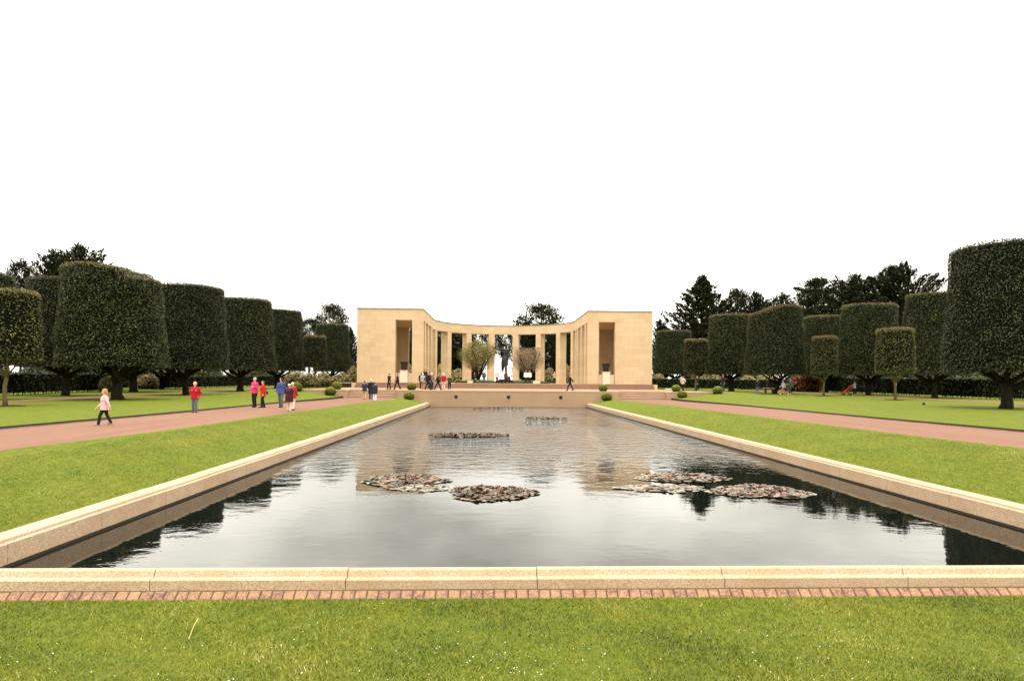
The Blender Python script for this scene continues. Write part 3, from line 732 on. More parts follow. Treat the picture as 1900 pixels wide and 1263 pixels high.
bgtree(855, 612, 150, 'pine', 'dark pine seen between the piers behind the left olive tree', 70, .2)
bgtree(905, 606, 158, 'pine', 'thin dark pine seen through the middle opening of the colonnade', 44, 5)
bgtree(975, 600, 150, 'cypress2', 'dark cypress seen through the opening right of the statue', 60, 3)
bgtree(1030, 606, 148, 'cypress2', 'dark cypress seen through the fourth colonnade opening from the right', 70, 3.6)
bgtree(818, 600, 150, 'cypress2', 'dark cypress seen through the left curve of the colonnade', 60, 1.1)
bgtree(765, 604, 148, 'cypress', 'dark cypress seen through the left loggia opening', 50, 4.8)
bgtree(866, 610, 152, 'cypress2', 'dark cypress behind the left olive tree, right side', 64, .9)
bgtree(1052, 608, 152, 'cypress2', 'dark cypress seen between the right piers of the colonnade', 70, 2.9)
bgtree(988, 608, 155, 'cypress2', 'dark cypress behind the sparse twiggy court tree', 66, 4.9)
bgtree(835, 608, 156, 'cypress2', 'dark cypress left of the left olive tree behind the piers', 64, 5.9)
bgtree(938, 612, 165, 'pine', 'thin pine right behind the bronze statue, sky showing through', 40, 2.6)
bgtree(1110, 604, 148, 'cypress', 'dark cypress seen through the right loggia opening', 50, 2.8)
# bare twiggy tree over the parapet
g = G(); rr = random.Random(4)
def twigs(g, p, d, L_, r, dep):
    e = p + d*L_; mid = p.lerp(e, .5) + Vector((rr.uniform(-.1, .1), rr.uniform(-.1, .1), rr.uniform(-.05, .1)))*L_
    g.tube([p, mid, e], [r, r*.8, r*.6], 5 if dep > 2 else 3, cap=False)
    if dep == 0: return
    for _ in range(3):
        nd = (d + Vector((rr.uniform(-.8, .8), rr.uniform(-.8, .8), rr.uniform(-.25, .6)))).normalized()
        twigs(g, e, nd, L_*rr.uniform(.6, .85), r*.6, dep-1)
twigs(g, Vector((0, 0, 0)), Vector((0, 0, 1)), 5.0, .2, 5)
p = ray(810, 700)*140; bt = empty('bare_tree', (p[0], p[1], TZ)); tag(bt, 'leafless twiggy tree whose tips show above the left of the colonnade', 'tree')
zmx = max(v[2] for v in g.v); k = (atY(810, 582, p[1])[2] - TZ)/zmx
o = obj('branches', g, M['bark'], bt); o.scale = (k*.6, k*.6, k)

# leafy shrub prototypes
def shrub_mesh(name, r, n, leaf, seed, mats, hi=.35, core='core', asp=.5):
    """r=(rx,ry,rz); lower leaves use mats[0], upper leaves mats[1]"""
    rng = np.random.default_rng(seed)
    u = rng.normal(0, 1, (n, 3)); u /= np.linalg.norm(u, axis=1)[:, None]; u[:, 2] = np.abs(u[:, 2])*1.0 - .25*(rng.uniform(0, 1, n) < .35)
    lump = 1 + .10*np.sin(u[:, 0]*5+seed)*np.sin(u[:, 1]*4+1) + rng.uniform(-.14, .06, n)
    P = u*np.array(r)*lump[:, None]; P[:, 2] += r[2]*.25
    V = leaves(P, u, leaf, rng, asp, .8)
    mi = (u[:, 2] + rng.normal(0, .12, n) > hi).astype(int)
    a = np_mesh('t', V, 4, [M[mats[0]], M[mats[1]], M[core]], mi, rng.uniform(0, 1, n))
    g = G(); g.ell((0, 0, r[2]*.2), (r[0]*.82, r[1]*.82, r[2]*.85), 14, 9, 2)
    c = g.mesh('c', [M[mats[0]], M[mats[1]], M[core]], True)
    me = merge(name, [a, c])
    for q in (mats[0], mats[1], core): me.materials.append(M[q])
    D.meshes.remove(a); D.meshes.remove(c); return me
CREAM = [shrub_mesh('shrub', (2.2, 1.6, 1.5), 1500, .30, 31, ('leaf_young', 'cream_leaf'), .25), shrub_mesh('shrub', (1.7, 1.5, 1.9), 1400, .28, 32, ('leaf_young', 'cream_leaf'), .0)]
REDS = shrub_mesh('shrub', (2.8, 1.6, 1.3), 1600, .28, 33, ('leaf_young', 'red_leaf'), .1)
def shrub(me, px, topy, depth, label, group, wpx, name='flowering_shrub', rz=0):
    d = ray(px, 700); x, y = d[0]*depth, d[1]*depth; z = ground_z(x, y) if abs(x-A) < 70 else .7
    top = atY(px, topy, y)[2]; o = link(name, me, None, (x, y, z), rz)
    zs = max(v.co.z for v in me.vertices); xs = max(v.co.x for v in me.vertices)
    sx = wpx*depth/F/2/xs; o.scale = (sx, sx, max(.3, (top - z)/zs)); tag(o, label, 'shrub', group); return o
DARKS = shrub_mesh('shrub', (3.4, 2.6, 3.0), 6500, .26, 35, ('leaf', 'leaf'), .3)
for i, (X, Y, sc, wh) in enumerate([(-56, 62, 1.0, 'far left behind the hedge, nearest one'), (-58, 74, 1.15, 'far left behind the hedge, second from the near end'), (-56, 88, 1.1, 'behind the first gap of the left trees'), (-53, 100, 1.2, 'behind the second large left tree'),
        (-50, 112, 1.1, 'behind the third large left tree'), (-44, 122, 1.1, 'behind the fourth large left tree'), (-62, 98, 1.5, 'deep behind the left trees'),
        (63, 62, 1.1, 'behind the right hedge at the picture edge'), (62, 76, 1.15, 'behind the right hedge and the huge tree'), (60, 90, 1.2, 'behind the right hedge near the second right tree'), (57, 103, 1.25, 'behind the red pushchair, beyond the hedge'),
        (53, 114, 1.1, 'beyond the leaning tree on the right'), (47, 124, 1.0, 'beyond the second right tree'), (72, 100, 1.5, 'deep behind the right trees')]):
    o = link('evergreen_shrub', DARKS, None, (A + X, Y, ground_z(A + X, Y) if abs(X) < 70 else .3), i*1.9); o.scale = (sc*1.25, sc*1.25, sc)
    tag(o, 'big dark evergreen shrub ' + wh, 'shrub', 'dark evergreen shrubs closing the garden')
GS = 'cream-leaved shrubs behind the hedges'
places = [(385, 697, 118, 'behind the pink-jacket woman, far left one', 40), (414, 694, 122, 'left of the third clipped tree trunk', 34), (548, 686, 104, 'just left of the young tree', 44), (575, 690, 100, 'behind the thin trunk of the young tree', 34),
          (600, 689, 102, 'between the young tree and the clipped tree by the memorial', 36), (632, 690, 106, 'right of the trunk by the memorial corner', 36), (655, 677, 108, 'touching the left corner of the memorial, tallest', 26),
          (762, 674, 118, 'seen through the left loggia opening', 26), (820, 672, 128, 'seen between the left piers of the curve', 26), (848, 682, 128, 'behind the left olive tree, left side', 26),
          (1018, 680, 128, 'seen behind the tan-shirted visitor on the steps', 26), (1050, 672, 128, 'seen between the right piers of the curve', 24), (1108, 674, 118, 'seen through the right loggia opening', 18),
          (1222, 692, 125, 'touching the right corner of the memorial', 30), (1280, 691, 130, 'behind the visitor in the tan top', 34), (1318, 688, 126, 'left of the trunk right of the memorial', 40), (1345, 690, 128, 'right behind the trunk right of the memorial', 34),
          (1388, 694, 118, 'left of the visitor in black', 34), (1418, 692, 120, 'right of the visitor in black', 36), (1440, 693, 124, 'directly behind the leaning trunk', 24)]
for i, (px, ty, dp, wh, wp) in enumerate(places):
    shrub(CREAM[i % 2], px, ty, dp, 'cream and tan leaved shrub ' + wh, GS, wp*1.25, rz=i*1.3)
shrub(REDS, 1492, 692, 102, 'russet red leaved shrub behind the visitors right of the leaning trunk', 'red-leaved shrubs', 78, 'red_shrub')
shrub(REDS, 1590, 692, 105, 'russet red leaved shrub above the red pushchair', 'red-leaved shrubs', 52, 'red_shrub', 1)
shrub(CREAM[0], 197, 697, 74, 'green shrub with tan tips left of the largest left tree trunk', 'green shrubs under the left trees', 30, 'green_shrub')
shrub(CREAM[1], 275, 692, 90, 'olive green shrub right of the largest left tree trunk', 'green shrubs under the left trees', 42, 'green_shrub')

# hedges
def hedge(pts, h, w_, label, seed, dens=95):
    rng = np.random.default_rng(seed); root = None
    P0 = Vector((*pts[0], ground_z(*pts[0]) if abs(pts[0][0]-A) < 74 else 0)); VV, cg, sg = [], G(), G()
    for a, b in zip(pts[:-1], pts[1:]):
        a = Vector(a); b = Vector(b); L_ = (b-a).length; d = (b-a)/L_; nrm = Vector((-d.y, d.x))
        n = int(L_*(2*h + w_)*dens/2.2)
        s = rng.uniform(0, L_, n); f = rng.uniform(0, 1, n)*(2*h+w_)
        off = np.where(f < h, -w_/2, np.where(f < 2*h, w_/2, f - 2*h - w_/2)); z = np.where(f < h, f, np.where(f < 2*h, f-h, h))
        z = .14 + z*(1-.14/h) ; 
        N = np.where((f < 2*h)[:, None], np.sign(off)[:, None]*np.array([[nrm.x, nrm.y, 0]]), np.array([[0, 0, 1.]]))
        zg = np.array([ground_z(a.x + d.x*q, a.y + d.y*q) if abs(a.x + d.x*q - A) < 74 else 0 for q in s])
        lump = .06*np.sin(s*2.1+seed) + .05*np.sin(s*5+z*3)
        P = np.stack([a.x + d.x*s + nrm.x*off, a.y + d.y*s + nrm.y*off, zg + z], 1) + N*(lump + rng.uniform(-.16, .04, n))[:, None] - np.array(P0)
        VV.append((leaves(P, N, .2, rng, .5, .6), rng.beta(1.5, 2.5, n)))
        k = max(1, int(L_/6))
        for i in range(k):
            p, q = a + d*L_*i/k - P0.xy, a + d*L_*(i+1)/k - P0.xy; zz0 = ground_z(*(p+P0.xy)) - P0.z if abs((p+P0.xy).x-A) < 74 else 0
            c = w_/2*.8; zz1 = ground_z(*(q+P0.xy)) - P0.z if abs((q+P0.xy).x-A) < 74 else 0
            V = [(*(r_ + nrm*o_), zb + zq) for r_, zb in ((p, zz0), (q, zz1)) for o_, zq in ((-c, .22), (c, .22), (c, h-.12), (-c, h-.12))]
            cg.add(V, [(0, 1, 2, 3), (7, 6, 5, 4), (0, 4, 5, 1), (1, 5, 6, 2), (2, 6, 7, 3), (3, 7, 4, 0)])
        for i in range(int(L_/.55)):
            p = a + d*(i*.55+.2) + nrm*rng.uniform(-.15, .15) - P0.xy; zq = ground_z(*(p+P0.xy)) - P0.z if abs((p+P0.xy).x-A) < 74 else 0
            sg.tube([(*p, zq - .05), (p.x + rng.uniform(-.05, .05), p.y, zq + .45)], [.04, .03], 5)
    V = np.concatenate([v for v, _ in VV]); S = np.concatenate([s for _, s in VV])
    root = empty('hedge', P0); tag(root, label, 'hedge', 'low clipped hedges')
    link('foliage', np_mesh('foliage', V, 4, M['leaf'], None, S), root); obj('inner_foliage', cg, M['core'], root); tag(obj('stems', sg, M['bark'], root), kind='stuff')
hedge([(A-43, 38), (A-44, 60), (A-46, 77)], 2.0, 1.2, 'clipped dark hedge at the far left behind the trees', 41)
hedge([(A-44, 88), (A-40, 112), (A-30, 116), (A-22, 117)], 1.75, 1.1, 'clipped dark hedge running from the left trees to the memorial', 42)
hedge([(A+55, 52), (A+52, 66), (A+48.5, 92), (A+47, 97)], 2.2, 1.3, 'clipped dark hedge at the far right behind the huge tree', 43)
hedge([(A+46.5, 99), (A+42, 112), (A+31, 118), (A+22, 119)], 1.75, 1.1, 'clipped dark hedge running from the right trees to the memorial', 44)

# box balls
def ball_mesh(seed):
    rng = np.random.default_rng(seed); n = 2600
    u = rng.normal(0, 1, (n, 3)); u /= np.linalg.norm(u, axis=1)[:, None]
    P = u*(1 + .03*np.sin(u[:, :1]*6+seed) + rng.uniform(-.08, .02, (n, 1)))*np.array([1, 1, .88]); P[:, 2] += .72
    P = P[P[:, 2] > -.02]; n = len(P); u2 = P - [0, 0, .72]
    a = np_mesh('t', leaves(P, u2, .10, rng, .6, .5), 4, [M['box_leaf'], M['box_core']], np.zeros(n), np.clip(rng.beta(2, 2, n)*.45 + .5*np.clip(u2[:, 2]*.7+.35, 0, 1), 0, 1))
    g = G(); g.ell((0, 0, .70), (.93, .93, .80), 18, 12, 1); c = g.mesh('c', [M['box_leaf'], M['box_core']], True)
    me = merge('box_ball', [a, c]); me.materials.append(M['box_leaf']); me.materials.append(M['box_core']); D.meshes.remove(a); D.meshes.remove(c); return me
BB = [ball_mesh(51), ball_mesh(52)]
def bankz(X): u = min(1, max(0, (X-8.78)/(11.5-8.78))); return -.64 + .47*(1-(1-u)**1.5)
for i, (px, py, r, up, lb) in enumerate([(764, 716.5, .52, 1, 'clipped box ball on the terrace edge left of the spouts'), (1119, 719.5, .50, 1, 'clipped box ball on the terrace edge right of the spouts'),
        (625, 716.5, .54, 1, 'clipped box ball on the wall top left of the left stairs'), (1254.5, 721.5, .50, 1, 'clipped box ball on the wall top right of the right stairs'),
        (759, 736, .56, 0, 'clipped box ball in the lawn corner at the left end of the pool'), (1126, 738, .58, 0, 'clipped box ball in the lawn corner at the right end of the pool'),
        (613, 728, .60, 0, 'clipped box ball in front of the wall left of the left stairs'), (1266, 731, .52, 0, 'clipped box ball in front of the wall right of the right stairs'),
        (550, 722, .62, 0, 'clipped box ball at the left tip of the wall behind the visitors'), (1332, 725.5, .56, 0, 'clipped box ball at the right tip of the wall')]):
    Y = YW + .75 if up else YW - .75
    if i >= 8: Y = YW - .3
    p = atY(px, py, Y); X = abs(p[0]-A)
    z = TZ if up else (bankz(X) if X < 11.5 else max(hgt(X, Y), PZ(Y)) + .07)
    o = link('box_ball', BB[i % 2], None, (p[0], Y, z - .02), i*1.1); o.scale = (r, r, r*.97 if not up else r)
    tag(o, lb, 'box shrub', 'ball-clipped box shrubs')

# court: beds, olive trees, stone blocks
for s_, px, topy, lb, wd in ((-1, 887, 631, 'pale olive-green tree with twisted limbs left of the bronze statue', 70), (1, 979, 645, 'sparse twiggy tree with twisted limbs right of the bronze statue', 62)):
    Y = 108.0; p = atY(px, 705, Y); x = p[0]
    g = G(); g.lathe([(3.6, 0), (3.6, .14), (3.3, .2), (2.2, .42), (.8, .55), (.1, .56)], 30)
    b = empty('planting_bed', (x, Y, TZ+FZ)); tag(b, 'low round grass bed with dark kerb under the %s court tree' % ('left' if s_ < 0 else 'right'), 'planting bed', 'court planting beds')
    obj('mound', g, M['dark_grass'], b, smooth=True)
    g = G(); g.lathe([(3.62, 0), (3.78, 0), (3.78, .2), (3.62, .2)], 30); obj('kerb', g, M['dark_kerb'], b)
    t = empty('olive_tree', (x, Y, TZ+FZ+.5)); tag(t, lb, 'tree', 'trees in the memorial court')
    H = atY(px, topy, Y)[2] - TZ - FZ - .5; rad = wd*Y/F/2
    g = G(); rr = random.Random(60+s_); tips = []
    for i in range(7):
        an = 2*math.pi*i/7 + rr.uniform(-.3, .3); out = rad*rr.uniform(.45, .9); hh = H*rr.uniform(.45, .75)
        pts = [Vector((0, 0, -.1)), Vector((math.cos(an)*.25, math.sin(an)*.25, .5))]
        for q in (.35, .65, 1.0): pts.append(Vector((math.cos(an+rr.uniform(-.25, .25))*out*q, math.sin(an+rr.uniform(-.25, .25))*out*q, .5 + hh*q**1.2 + rr.uniform(-.15, .15))))
        g.tube(pts, [.26, .2, .15, .10, .05], 7); tips += pts[3:]
        for _ in range(5):
            s0 = pts[rr.choice([3, 4])]; e = s0 + Vector((rr.uniform(-1, 1), rr.uniform(-1, 1), rr.uniform(.1, 1.2)))*1.1; g.tube([s0, (s0+e)/2 + Vector((.1, 0, .1)), e], [.05, .035, .015], 4, cap=False); tips.append(e)
    obj('trunk', g, M['bark'], t, smooth=True)
    rng = np.random.default_rng(70+s_); n = 17000 if s_ < 0 else 9000
    ti = np.array([tuple(q) for q in tips]); base = ti[rng.integers(0, len(ti), n)]
    u = rng.normal(0, 1, (n, 3)); u /= np.linalg.norm(u, axis=1)[:, None]
    shell = u*np.array([rad, rad, H*.40])*rng.uniform(.3, 1, (n, 1))**.5 + np.array([0, 0, H*.60])
    P = np.where(rng.uniform(0, 1, (n, 1)) < .45, base + rng.normal(0, .38, (n, 3)), shell)
    P[:, 2] = np.clip(P[:, 2], H*.22, H); 
    link('crown', np_mesh('crown', leaves(P, rng.normal(0, 1, P.shape), .17, rng, .35, .5), 4, M['olive' if s_ < 0 else 'twig'], None, rng.uniform(0, 1, n)), t)
for px, wpx, s_ in ((872.5, 10, 'left'), (996, 13, 'right')):
    p = atY(px, 708, 103.6); g = G(); w_ = wpx*103.6/F/2
    g.prism([(-w_, -.3), (-w_*.6, -.42), (w_*.8, -.4), (w_, -.1), (w_*.9, .3), (-w_*.7, .35)], 0, .42)
    tag(obj('stone_block', g, M['white_marble'], None, (p[0], 103.6, TZ+FZ)), 'low pale stone block in front of the %s court tree' % s_, 'stone block', 'stone blocks in the court')

# ------------------------------------------------------------ water lilies
def lily(cx, cy, rx, ry, nred, npad, label, seed, tall=.16, padr=(.04, .085), edge=0.0):
    rng = np.random.default_rng(seed); parts = []
    mats = [M['lily_red'], M['lily_pad']]
    def inside(n, e0, e1):
        th = rng.uniform(0, 2*np.pi, n); q = np.sqrt(rng.uniform(e0*e0, e1*e1, n))*(1 + .10*np.sin(3*th+seed) + .06*np.sin(7*th+seed))
        return q*rx*np.cos(th), q*ry*np.sin(th)
    if npad:
        npad = int(npad*1.15); x, y = inside(npad, edge, 1.0); n = npad; r = rng.uniform(*padr, n); ph = rng.uniform(0, 6.28, n)
        ang = ph[:, None] + np.linspace(.15, 6.1, 8)[None, :]
        tlt = rng.normal(0, .05, (n, 2))
        X = x[:, None] + r[:, None]*np.cos(ang); Yy = y[:, None] + r[:, None]*np.sin(ang)
        Z = .012 + rng.uniform(0, .012, n)[:, None] + np.abs(r[:, None]*(np.cos(ang)*tlt[:, :1] + np.sin(ang)*tlt[:, 1:]))
        parts.append(np_mesh('a', np.stack([X, Yy, Z], 2).reshape(-1, 3), 8, mats, np.ones(n), rng.uniform(0, 1, n)))
    if nred:
        k_ = int(nred*1.5); x, y = inside(k_, 0, .9); r = rng.uniform(.045, .10, k_); ph = rng.uniform(0, 6.28, k_); ang = ph[:, None] + np.linspace(.15, 6.1, 8)[None, :]
        tl = rng.normal(0, .13, (k_, 2)); zc = rng.uniform(.015, .05, k_)
        X = x[:, None] + r[:, None]*np.cos(ang); Yy = y[:, None] + r[:, None]*np.sin(ang)
        Z = np.maximum(.004, zc[:, None] + r[:, None]*(np.cos(ang)*tl[:, :1] + np.sin(ang)*tl[:, 1:]))
        parts.append(np_mesh('c', np.stack([X, Yy, Z], 2).reshape(-1, 3), 8, mats, np.zeros(k_), rng.uniform(0, 1, k_)))
        nred = int(nred*.9); x, y = inside(nred, 0, .88); z = rng.uniform(.01, tall*.3, nred)
        P = np.stack([x, y, z], 1); V = leaves(P, np.tile([0, 0, .6], (nred, 1)), .10 if cy < 30 else .15, rng, .75, .8)
        V[:, 2] = np.maximum(V[:, 2], .004)
        parts.append(np_mesh('b', V, 4, mats, np.zeros(nred), rng.uniform(0, 1, nred)))
    me = merge('water_lilies', parts)
    for q in mats: me.materials.append(q)
    for q in parts: D.meshes.remove(q)
    o = link('water_lilies', me, None, (A + cx, cy, -.99)); tag(o, label, 'water lilies', 'patches of water lilies'); return o
lily(-1.5, 16.2, 1.06, 1.05, 620, 130, 'round water lily patch of upright red-brown leaves nearest the camera in the pool', 1, .2, edge=.7)
lily(-3.85, 18.3, 1.1, 1.0, 360, 420, 'water lily patch with pale pads, leftmost of the near ones', 2, .13)
lily(3.83, 18.85, 1.25, .92, 420, 480, 'water lily patch with pale rim, upper of the two large ones on the right', 3, .13)
lily(5.13, 16.45, 1.2, .98, 520, 420, 'water lily patch with red-brown leaves nearest the right side of the pool', 4, .15)
lily(2.85, 16.95, 1.1, .62, 30, 230, 'flat patch of pale pinkish lily pads between the two large right patches', 5, .04, (.05, .09))
lily(-3.3, 16.95, .95, .5, 10, 160, 'thin scatter of small floating pads in front of the leftmost lily patch', 6, .04, (.03, .07))
lily(-2.8, 33.2, 2.05, 1.15, 520, 140, 'wide dark water lily patch halfway up the pool', 7, .2)
lily(2.2, 49.2, 1.75, 1.5, 260, 60, 'sparse dark water lily patch near the far end on the right', 8, .14)
lily(-1.0, 67.5, 3.0, 1.2, 120, 30, 'thin line of water lilies close to the far wall', 9, .12)

# ------------------------------------------------------------ grass blades
def blades(name, n, xr, yr, zf, hgt_, wid, seed, label):
    rng = np.random.default_rng(seed)
    x = rng.uniform(*xr, n); y = rng.uniform(*yr, n)
    dens = .5 + .5*np.sin(x*2.3 + 1.3*np.sin(y*1.7))*np.sin(y*2.9 + x*.7)
    keep = (rng.uniform(0, 1, n) < .62 + .38*dens) & (rng.uniform(0, 1, n) > np.clip((y - 18)/36, 0, 1)**.7); x, y = x[keep], y[keep]; n = len(x)
    z = np.array([zf(a, b) for a, b in zip(x, y)]) if not callable(getattr(zf, 'vec', None)) else zf.vec(x, y)
    an = rng.uniform(0, 2*np.pi, n); h = hgt_*rng.uniform(.5, 1.25, n); w_ = wid*rng.uniform(.6, 1.3, n)
    lx, ly = rng.normal(0, .55, n)*h, rng.normal(0, .55, n)*h
    b1 = np.stack([x - np.cos(an)*w_/2, y - np.sin(an)*w_/2, z], 1); b2 = np.stack([x + np.cos(an)*w_/2, y + np.sin(an)*w_/2, z], 1)
    t = np.stack([x + lx, y + ly, z + h], 1)
    V = np.stack([b1, b2, t], 1).reshape(-1, 3)
    patch = .5 + .22*np.sin(x*1.1 + 2*np.sin(y*.9+seed)) + .16*np.sin(y*4.1 + x*1.9)
    streak = np.sin(x*2.1 + y*.55 + 2.2*np.sin(y*.37 + x*.3)) * np.sin(y*1.25 - x*.8 + seed) + .5*np.sin(x*5.3 + y*2.2)*np.sin(y*3.1)
    sh = np.clip(rng.beta(2, 2.4, n)*.72 + .3*patch + .16*streak, 0, 1)
    V -= np.array([A, 6.5, 0])
    o = link(name, np_mesh(name, V, 3, M['blade'], None, sh), None, (A, 6.5, 0)); tag(o, label, 'grass', None, 'stuff'); return o
def near_z(X, Y):                           # vectorised copy of nearl()
    X = X - A; d = np.abs(X)
    s1 = np.clip((d-8.5)/4.3, 0, 1); s1 = s1*s1*(3-2*s1); s2 = np.clip(Y/7.6, 0, 1); s2 = 1 - s2*s2*(3-2*s2)
    t = np.maximum(s1, s2); e = np.clip((Y-6.4)/1.0, 0, 1); e = e*e*(3-2*e)
    return -.878 + .878*t + .012*np.sin(X*1.7)*np.sin(Y*1.3)*(1-e) - .004
class ZV:
    def __init__(s, f): s.vec = f
blades('short_grass', 190000, (-6.2, 8.8), (4.6, 8.0), ZV(near_z), .034, .0095, 5, 'short mown grass with yellow tips in front of the pool')
def bank_z(X, Y):
    u = np.clip((np.abs(X-A) - 8.78)/(np.interp(Y, [7.6, 16, 22, 32, 45, 60, 71.8], [13.0, 12.8, 12.2, 11.9, 11.5, 11.3, 11.5]) - 8.78), 0, 1)
    return -.64 + .635*(1 - (1-u)**1.5) + .02*np.sin(Y*.6 + np.abs(X-A))*np.sin(u*np.pi) - .006
blades('bank_grass', 190000, (A-12.1, A-8.85), (8.6, 54), ZV(bank_z), .026, .016, 6, 'mown grass on the left bank beside the pool')
blades('bank_grass', 190000, (A+8.85, A+12.3), (11, 54), ZV(bank_z), .026, .016, 7, 'mown grass on the right bank beside the pool')
rng = np.random.default_rng(8)
V = []
n = 420
cl = rng.uniform((-6, 4.6), (8.6, 7.7), (26, 2))
for i in range(n):
    c = cl[rng.integers(0, 26)]; x, y = c + rng.normal(0, (.5, .16))
    if not 4.2 < y < 7.8: continue
    z = float(near_z(np.array([x]), np.array([y]))[0]) + .03; r = rng.uniform(.0025, .0065)
    V += [(x + r*math.cos(a)-A, y + r*math.sin(a)-6.5, z + rng.uniform(0, .004)) for a in np.linspace(0, 5.24, 6)]
o = link('daisies', np_mesh('daisies', np.array(V), 6, M['daisy']), None, (A, 6.5, 0)); tag(o, 'tiny white flowers and clippings scattered in the near lawn', 'flowers', None, 'stuff')
g = G(); p = atz(350, 1158, -.68); q = atz(368, 1132, -.70); p[2] = q[2] = -.6
p[2] = float(near_z(np.array([p[0]]), np.array([p[1]]))[0]) + .03; q[2] = float(near_z(np.array([q[0]]), np.array([q[1]]))[0]) + .09
g.tube([(0, 0, 0), tuple((q-p)*.5 + [0, 0, .02]), tuple(q-p)], [.004, .004, .006], 5)
tag(obj('dry_stalk', g, mat('straw', (.42, .33, .13), .7, .2), None, tuple(p)), 'single dry yellow stalk lying on the near lawn', 'stalk')

# ------------------------------------------------------------ people
DG = bpy.context.evaluated_depsgraph_get
def fuse(name, g, m, voxel=.012, sm=6):
    me = g.mesh('tmp', m); o = D.objects.new('tmp', me); COL.objects.link(o)
    r = o.modifiers.new('r', 'REMESH'); r.mode = 'VOXEL'; r.voxel_size = voxel; r.use_smooth_shade = True
    if sm: s_ = o.modifiers.new('s', 'SMOOTH'); s_.factor = .5; s_.iterations = sm
    dg = DG(); dg.update(); out = D.meshes.new_from_object(o.evaluated_get(dg)); out.name = name
    D.objects.remove(o); D.meshes.remove(me)
    if not out.materials: out.materials.append(m)
    out.polygons.foreach_set('use_smooth', [True]*len(out.polygons)); return out
PM = {}
def pm(c, rough=.8):
    k = (c, rough)
    if k not in PM: PM[k] = mat('cloth', c, rough, .2, [(9, .5, tuple(x*.72 for x in c), 3)], (40, .3, .01))
    return PM[k]
SKIN = mat('skin', (.55, .30, .20), .55, .3)
EYE_M = mat('eye', (.02, .015, .012), .3, .5)
def pose_joints(stride, swing, arms, bend=0, sit=False):
    J = {}
    for s_, nm in ((-1, 'L'), (1, 'R')):
        f = stride*s_*-1
        hip = Vector((.095*s_, 0, .90)); ank = Vector((.10*s_, f, .09 + (.05 if f < -.12 else 0)))
        knee = hip.lerp(ank, .5) + Vector((0, .05 if stride else .015, 0)); J['hip'+nm], J['knee'+nm], J['ank'+nm] = hip, knee, ank
        sh = Vector((.185*s_, 0, 1.42)); sw = swing*s_
        el = sh + Vector((.055*s_, -.03 + sw*.55, -.29)); wr = el + Vector((.0, .07 + sw*.6, -.25))
        a = arms if isinstance(arms, str) else arms[0 if s_ < 0 else 1]
        if a == 'front': el = sh + Vector((.07*s_, .02, -.27)); wr = el + Vector((-.13*s_, .2, .05))
        if a == 'phone': el = sh + Vector((.06*s_, .12, -.24)); wr = el + Vector((-.12*s_, .10, .22))
        if a == 'pocket': el = sh + Vector((.11*s_, -.07, -.26)); wr = el + Vector((-.07*s_, .10, -.20))
        if a == 'out': el = sh + Vector((.12*s_, .0, -.25)); wr = el + Vector((.10*s_, .02, -.22))
        if a == 'push': el = sh + Vector((.05*s_, .16, -.24)); wr = el + Vector((-.03*s_, .24, -.03))
        if a == 'up': el = sh + Vector((.10*s_, .02, .27)); wr = el + Vector((.03*s_, .04, .26))
        if a == 'side': el = sh + Vector((.26*s_, .02, .02)); wr = el + Vector((.25*s_, .05, .07))
        J['sh'+nm], J['el'+nm], J['wr'+nm] = sh, el, wr
    return J
def body_geo(J, hs=1.0):
    g = G()
    T = lambda pts, rs, k=10, fl=1.0, up=None: g.tube(pts, rs, k, 0, fl, True, up)
    T([(0, 0, .86), (0, 0, .96), (0, -.005, 1.1), (0, 0, 1.28), (0, 0, 1.40), (0, 0, 1.46)], [.13, .165, .135, .165, .16, .07], 14, .66, (1, 0, 0))
    T([(0, 0, 1.40), (0, .005, 1.47), (0, .012, 1.56)], [.07, .055, .055])
    hz = 1.56 + .075*hs
    g.ell((0, .01, hz + .025*hs), (.074*hs, .092*hs, .10*hs), 14, 10); g.ell((0, .03*hs, hz - .035*hs), (.058*hs, .068*hs, .07*hs), 12, 8)
    g.ell((0, .105*hs, hz - .005), (.013*hs, .02*hs, .022*hs), 8, 6)
    for s_ in (-1, 1): g.ell((.077*s_*hs, 0, hz), (.012, .02*hs, .03*hs), 8, 6)
    for n_ in 'LR':
        T([J['hip'+n_], J['hip'+n_].lerp(J['knee'+n_], .5), J['knee'+n_], J['knee'+n_].lerp(J['ank'+n_], .35), J['ank'+n_]], [.085, .075, .055, .056, .038])
        a = J['ank'+n_]; g.ell((a.x, a.y + .05, a.z - .045), (.042, .12, .04), 10, 6)
        sh, el, wr = J['sh'+n_], J['el'+n_], J['wr'+n_]
        T([sh + Vector((-.04 if n_ == 'R' else .04, 0, .0)), sh, sh.lerp(el, .5), el, el.lerp(wr, .4), wr], [.055, .052, .046, .038, .036, .026])
        d = (wr - el).normalized(); ref = Vector((0, 1, 0)) if abs(d.y) < .8 else Vector((0, 0, -1))
        side = (ref - d*ref.dot(d)).normalized(); nrm = d.cross(side); s_ = 1 if n_ == 'R' else -1
        pal = wr + d*.045
        T([wr - d*.01, pal, wr + d*.085], [.028, .040, .038], 8, .45, tuple(side))
        for i, ln in enumerate((.068, .078, .072, .055)):
            o0 = wr + d*.08 + side*(.029 - .0195*i); inn = nrm*(-.5)*(s_)
            T([o0, o0 + d*ln*.5 + inn*.012, o0 + d*ln*.9 + inn*.04], [.0095, .009, .0075], 6)
        o0 = wr + d*.03 + side*.034
        T([o0, o0 + d*.03 + side*.022, o0 + d*.06 + side*.028 - nrm*s_*.012], [.012, .0105, .009], 6)
    return g
